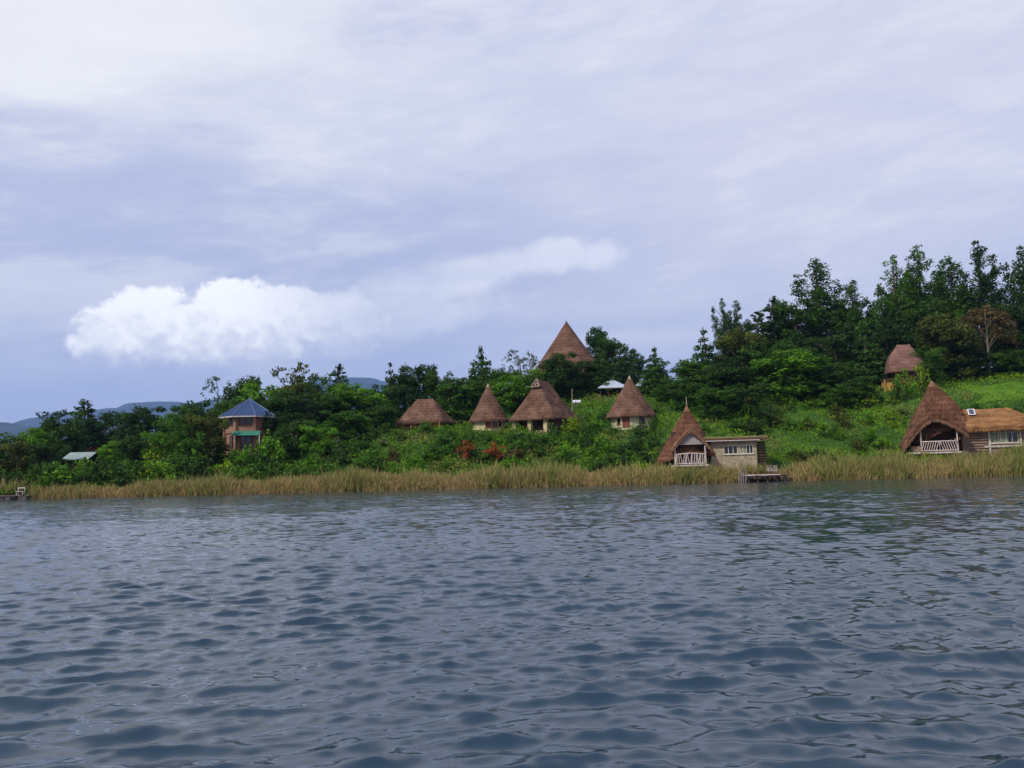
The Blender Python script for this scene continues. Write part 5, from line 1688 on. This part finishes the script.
# ---- reed fringe along the whole shore
def reeds():
    rg = np.random.default_rng(91)
    nc = 10500
    cu = rg.uniform(-.70, .70, nc)
    per = rg.integers(5, 17, nc)
    own = np.repeat(np.arange(nc), per)
    n = len(own)
    lean = rg.uniform(0, 2 * np.pi, n)
    spread = np.abs(rg.normal(0, .26, n))
    cpat = np.sin(cu * 31 + 1.2) * .5 + np.sin(cu * 77 + 4) * .35 + np.sin(cu * 190) * .25
    cdeep = 5.0 + 1.6 * np.clip((cu + .2) * 2, 0, 1) + 1.5 * cpat
    cs = -.5 + rg.random(nc) ** 1.15 * (cdeep + .5)
    cs = np.where(rg.random(nc) < .07, cs + rg.random(nc) * 6, cs)
    chgt = rg.uniform(.70, 1.12, nc) * (1 + .35 * (rg.random(nc) < .06))
    ctone = rg.normal(0, .22, nc)
    cy_ = shore(cu) + cs
    y = cy_[own] + np.sin(lean) * spread
    x = (cu * cy_)[own] + np.cos(lean) * spread
    u = x / y
    s = y - shore(u)
    pat, hc, tone = cpat[own], chgt[own], ctone[own]
    px = 512 + F * u
    ok = np.ones(n, bool)
    ok &= ~((px > 736) & (px < 789) & (s < 1.7))
    ok &= ~((px < 31) & (s < 2.6))
    ok &= ~((px < 42) & (px >= 31) & (rg.random(n) < .5))
    for a, b, r in FOOT:
        ok &= (x - a) ** 2 + (y - b) ** 2 > (r - .9) ** 2
    # lodges look out over the reeds: plants right before the porches stay short
    x, y, s, u, pat, px, hc, tone, lean = x[ok], y[ok], s[ok], u[ok], pat[ok], px[ok], hc[ok], tone[ok], lean[ok]
    n = len(x)
    z = np.maximum(ground(x, y), -.35) - .05
    tall = rg.random(n) ** 3
    h = (1.0 + .6 * rg.random(n) + .9 * tall) * (1 + .38 * pat) * hc * (1 - .22 * np.clip(s / 7, 0, 1)) * np.clip(.55 + (s + .6) * .38, .5, 1)
    h *= np.where((px > 905) & (px < 1040), 1.05, 1.0) * np.where((px > 668) & (px < 715), .9, 1.0) * (.80 + .2 * np.clip((px - 120) / 180, 0, 1))
    az = rg.uniform(0, 2 * np.pi, n)
    w = rg.uniform(.035, .075, n)
    bend = rg.uniform(.04, .5, n) * h
    broken = rg.random(n) < .06
    bend = np.where(broken, h * .8, bend)
    h = np.where(broken, h * .72, h)
    dx, dy = np.cos(az), np.sin(az)
    a2 = lean + rg.normal(0, .6, n)
    bx, by = np.cos(a2), np.sin(a2)
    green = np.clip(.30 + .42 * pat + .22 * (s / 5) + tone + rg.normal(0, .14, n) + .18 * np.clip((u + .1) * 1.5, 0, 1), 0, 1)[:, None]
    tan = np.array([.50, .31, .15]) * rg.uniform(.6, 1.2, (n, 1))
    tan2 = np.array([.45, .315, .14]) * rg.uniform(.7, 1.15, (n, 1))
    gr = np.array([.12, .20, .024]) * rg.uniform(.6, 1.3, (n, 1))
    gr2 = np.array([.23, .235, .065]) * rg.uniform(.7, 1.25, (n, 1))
    cols = [np.array([.055, .040, .028]) * np.ones((n, 1)), tan * (1 - green * .45) + gr * green * .45, tan2 * (1 - green) + gr * green, (tan2 * .8 + gr2 * .2) * (1 - green) + gr2 * green]  # blade feet coloured dark as wet stems, standing in for the shore's dark reflection
    P3, C3 = [], []
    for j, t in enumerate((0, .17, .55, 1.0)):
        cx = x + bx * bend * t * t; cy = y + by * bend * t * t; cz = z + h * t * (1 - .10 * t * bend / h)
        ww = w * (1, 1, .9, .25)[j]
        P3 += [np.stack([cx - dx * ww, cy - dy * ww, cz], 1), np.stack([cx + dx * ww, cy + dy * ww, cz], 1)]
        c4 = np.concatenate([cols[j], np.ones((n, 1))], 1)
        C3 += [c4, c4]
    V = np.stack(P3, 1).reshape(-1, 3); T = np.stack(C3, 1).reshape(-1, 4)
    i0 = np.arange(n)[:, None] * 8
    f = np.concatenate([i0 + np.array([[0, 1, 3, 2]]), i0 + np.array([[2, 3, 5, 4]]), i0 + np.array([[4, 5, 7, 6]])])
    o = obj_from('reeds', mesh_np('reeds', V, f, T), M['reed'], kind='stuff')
    o['label'] = 'tan and olive reeds fringing the whole lake shore'
reeds()
# ------------------------------------------------------------------ air between here and the hills
hz = MB().box((0, 5400, 630), (26000, 11600, 1280)).build('haze', None, None, kind='stuff')
hz.location.z = 0
hmat = bpy.data.materials.new('haze_air'); hmat.use_nodes = True
nt = hmat.node_tree
nt.nodes.remove(nt.nodes['Principled BSDF'])
pv = N(nt, 'ShaderNodeVolumePrincipled', ins={'Color': (.34, .54, 1.0, 1), 'Density': HAZE, 'Anisotropy': 0.0})
nt.links.new(pv.outputs[0], nt.nodes['Material Output'].inputs['Volume'])
hz.data.materials.append(hmat)
hz['label'] = 'thin blue haze over the lake and hills'

# ------------------------------------------------------------------ sky and sun
SUN = Vector((-.62, -.55, .80)).normalized()
w = bpy.data.worlds.new('World'); scene.world = w
w.use_nodes = True
nt = w.node_tree
for n_ in list(nt.nodes):
    nt.nodes.remove(n_)
out = N(nt, 'ShaderNodeOutputWorld')
tc = N(nt, 'ShaderNodeTexCoord')
D = tc.outputs['Generated']
nrmz = N(nt, 'ShaderNodeVectorMath', operation='NORMALIZE', ins={0: D}).outputs[0]
sp = N(nt, 'ShaderNodeSeparateXYZ', ins={0: nrmz})
def mth(op, a, b=None, c=None, clamp=False):
    n_ = N(nt, 'ShaderNodeMath', operation=op)
    n_.use_clamp = clamp
    for i, v in enumerate((a, b, c)):
        if v is None:
            continue
        if isinstance(v, (int, float)):
            n_.inputs[i].default_value = v
        else:
            nt.links.new(v, n_.inputs[i])
    return n_.outputs[0]
def sstep(x, a, b):
    n_ = N(nt, 'ShaderNodeMapRange', interpolation_type='SMOOTHSTEP', ins={1: a, 2: b, 3: 0.0, 4: 1.0})
    nt.links.new(x, n_.inputs[0])
    return n_.outputs[0]
def mixc(f, a, b, blend='MIX'):
    n_ = N(nt, 'ShaderNodeMix', data_type='RGBA', blend_type=blend)
    for i, v in ((0, f), (6, a), (7, b)):
        if isinstance(v, (int, float)):
            n_.inputs[i].default_value = v
        elif isinstance(v, tuple):
            n_.inputs[i].default_value = (*v, 1)
        else:
            nt.links.new(v, n_.inputs[i])
    return n_.outputs[2]
DEG = 180 / math.pi
el = mth('MULTIPLY', mth('ARCSINE', sp.outputs[2]), DEG)              # elevation, degrees
az = mth('MULTIPLY', mth('ARCTAN2', sp.outputs[0], sp.outputs[1]), DEG)  # bearing, degrees

def bearing(px, py):
    d = ray(px, py).normalized()
    return math.degrees(math.atan2(d.x, d.y)), math.degrees(math.asin(d.z))

# clear sky behind the cloud sheet
sky = N(nt, 'ShaderNodeTexSky', sky_type='NISHITA', sun_disc=False, sun_elevation=math.asin(SUN.z), sun_rotation=math.atan2(SUN.x, SUN.y), air_density=1.0, dust_density=1.5)
skyc = N(nt, 'ShaderNodeVectorMath', operation='SCALE', ins={0: sky.outputs[0], 'Scale': 1.0}).outputs[0]

# stratus sheet: seen from below, so its texture foreshortens towards the horizon
dz = mth('ADD', mth('MAXIMUM', sp.outputs[2], 0.0), .16)
pl = N(nt, 'ShaderNodeCombineXYZ', ins={0: mth('DIVIDE', sp.outputs[0], dz), 1: mth('DIVIDE', sp.outputs[1], dz)}).outputs[0]
def noise(vec, scale, detail=4, rough=.55, dist=0.0, off=(0, 0, 0), stretch=(1, 1, 1)):
    mp = N(nt, 'ShaderNodeMapping', ins={'Vector': vec, 'Location': off, 'Scale': stretch})
    return N(nt, 'ShaderNodeTexNoise', ins={'Vector': mp.outputs[0], 'Scale': scale, 'Detail': detail, 'Roughness': rough, 'Distortion': dist}).outputs[0]
n_big = noise(pl, .75, 3, .5, .6, (3.1, 1.7, 0))
n_mid = noise(pl, 3.2, 6, .58, .5, (0.4, 5.2, 0), (.55, 1, 1))
# rolls of stratocumulus: long in bearing, short in height, drifting up to one side
rolls = N(nt, 'ShaderNodeCombineXYZ', ins={0: mth('MULTIPLY', az, .045), 1: mth('SUBTRACT', mth('MULTIPLY', el, .16), mth('MULTIPLY', az, .018)), 2: .7}).outputs[0]
n_roll = noise(rolls, 1.5, 6, .58, .45, (2.2, .3, 0))
n_fin = noise(rolls, 6.0, 6, .62, .3, (7, 2, 0))

col = ramp(nt, mth('DIVIDE', el, 90), [(0.0, (.55, .60, .82)), (.07, (.56, .605, .82)), (.16, (.62, .655, .84)), (.25, (.71, .735, .89)), (.36, (.80, .81, .93)), (.50, (.56, .63, .87)), (.75, (.36, .45, .74)), (1, (.32, .41, .70))])

def blob(px, py, rx, ry, tilt=0.0):
    a0, e0 = bearing(px, py)
    dx = mth('SUBTRACT', az, a0); dy = mth('SUBTRACT', el, e0)
    if tilt:
        c, s = math.cos(R(tilt)), math.sin(R(tilt))
        dx, dy = mth('ADD', mth('MULTIPLY', dx, c), mth('MULTIPLY', dy, s)), mth('SUBTRACT', mth('MULTIPLY', dy, c), mth('MULTIPLY', dx, s))
    k = DEG / F
    q = mth('ADD', mth('POWER', mth('ABSOLUTE', mth('DIVIDE', dx, rx * k)), 2.0), mth('POWER', mth('ABSOLUTE', mth('DIVIDE', dy, ry * k)), 2.0))
    return mth('SUBTRACT', 1.0, q)

def soft(b, lo=-1.0, hi=1.0):
    return sstep(b, lo, hi)

# broad brightness variation of the sheet
def ctr(n_, k_):
    return mth('MULTIPLY', mth('SUBTRACT', n_, .5), k_)
var = mth('ADD', mth('ADD', ctr(n_big, .8), ctr(n_roll, 2.0)), mth('ADD', ctr(n_mid, .9), ctr(n_fin, .9)))
light = sstep(var, -.05, .42)
dark = sstep(mth('MULTIPLY', var, -1.0), -.05, .42)
col = mixc(mth('MULTIPLY', mth('MULTIPLY', light, .72), mth('ADD', .30, mth('MULTIPLY', mth('SUBTRACT', sstep(el, 8.0, 16.0), sstep(el, 32.0, 50.0)), .70))), col, (.97, .975, 1.0))
col = mixc(mth('MULTIPLY', dark, .45), col, (.49, .54, .77))
# bright bank overhead on the left, pale lavender sheet on the right
wob = mth('MULTIPLY', mth('SUBTRACT', n_mid, .5), 2.2)
b1 = mth('ADD', blob(60, 10, 300, 80, 4), wob)
col = mixc(mth('MULTIPLY', sstep(b1, -.35, .9), .80), col, (1.02, 1.02, 1.03))
b2 = mth('ADD', blob(520, 100, 330, 70, 5), wob)
col = mixc(mth('MULTIPLY', sstep(b2, -.5, .9), .42), col, (.80, .82, .93))
b3 = mth('ADD', blob(840, 180, 340, 150, 6), wob)
col = mixc(mth('MULTIPLY', sstep(b3, -.6, .9), .55), col, (.79, .785, .90))
b4 = mth('ADD', blob(260, 235, 420, 60, -2), wob)
col = mixc(mth('MULTIPLY', sstep(b4, -.6, .9), .38), col, (.43, .49, .76))
# small rents where the blue shows through

# cumulus low over the left shore
dirn = nrmz
c_big = noise(dirn, 20, 2, .5, 0, (2.3, 0, 1))
c_mid = noise(dirn, 50, 5, .52, .3, (5, 1, 3), (1, 1, 1.1))
c_fin = noise(dirn, 190, 5, .6, .2, (1, 8, 2))
m = None
for px, py, rx, ry in [(120, 336, 46, 34), (150, 326, 52, 42), (205, 330, 60, 34), (236, 318, 48, 38), (292, 320, 66, 37), (338, 322, 50, 36), (92, 347, 26, 15), (185, 346, 105, 20)]:
    b = blob(px, py, rx, ry)
    m = b if m is None else mth('SMOOTH_MAX', m, b, .35)
puff = mth('ADD', mth('MULTIPLY', mth('SUBTRACT', c_big, .5), 1.7), mth('ADD', mth('MULTIPLY', mth('SUBTRACT', c_mid, .5), .95), mth('MULTIPLY', mth('SUBTRACT', c_fin, .5), .45)))
m1 = mth('ADD', m, puff)
base_a, base_e = bearing(200, 366)
floor_ = sstep(mth('ADD', el, mth('MULTIPLY', mth('SUBTRACT', c_mid, .5), 1.6)), base_e - .5, base_e + 1.4)
azf0, _ = bearing(390, 320); azf1, _ = bearing(215, 320)
fade = sstep(az, azf0, azf1)
cum = mth('MULTIPLY', mth('MULTIPLY', sstep(m1, .0, .42), floor_), mth('ADD', mth('MULTIPLY', fade, .82), .14))
# paler arm trailing up to the right
t = None
for px, py, rx, ry, tl in [(400, 297, 90, 24, 14), (480, 274, 90, 20, 14), (556, 255, 40, 19, 8), (602, 255, 32, 17, 0), (410, 320, 80, 20, 8)]:
    b = blob(px, py, rx, ry, tl)
    t = b if t is None else mth('SMOOTH_MAX', t, b, .4)
t1 = mth('ADD', t, mth('MULTIPLY', puff, .9))
ag0, _ = bearing(360, 290); ag1, _ = bearing(560, 255)
arm = mth('MULTIPLY', mth('MULTIPLY', sstep(t1, -.1, .9), .66), mth('ADD', .40, mth('MULTIPLY', sstep(az, ag0, ag1), .60)))
a_col = (.98, 1.0, 1.07)
col = mixc(arm, col, a_col)
wisp = mth('MULTIPLY', sstep(mth('ADD', blob(2, 315, 16, 9), puff), 0, .9), .5)
col = mixc(wisp, col, (.75, .78, .9))
# sunlit billows: bright crowns, greyer hollows and underside
sh = mth('ADD', mth('MULTIPLY', mth('SUBTRACT', c_mid, .5), 1.5), mth('MULTIPLY', mth('SUBTRACT', el, base_e + 1.2), .16))
cc = mixc(sstep(sh, -.30, .50), (.86, .875, .98), (1.30, 1.29, 1.27))
final = mixc(cum, col, cc)
bg = N(nt, 'ShaderNodeBackground', ins={'Color': final, 'Strength': 1.0})
bgs = N(nt, 'ShaderNodeBackground', ins={'Color': skyc, 'Strength': .10})
mixs = N(nt, 'ShaderNodeMixShader', ins={0: .94, 1: bgs.outputs[0], 2: bg.outputs[0]})
nt.links.new(mixs.outputs[0], out.inputs[0])

sl = bpy.data.lights.new('sun', 'SUN')
sl.energy = 3.5
sl.angle = R(4)
sl.color = (1, .95, .88)
so = bpy.data.objects.new('sun', sl)
so.rotation_euler = (-SUN).to_track_quat('-Z', 'Y').to_euler()
link(so)

vs = scene.view_settings
vs.view_transform = 'Standard'
vs.look = 'None'
vs.exposure = 0
vs.gamma = 1
scene.cycles.use_denoising = True
scene.cycles.max_bounces = 8
scene.cycles.volume_bounces = 1
scene.cycles.sample_clamp_indirect = 4
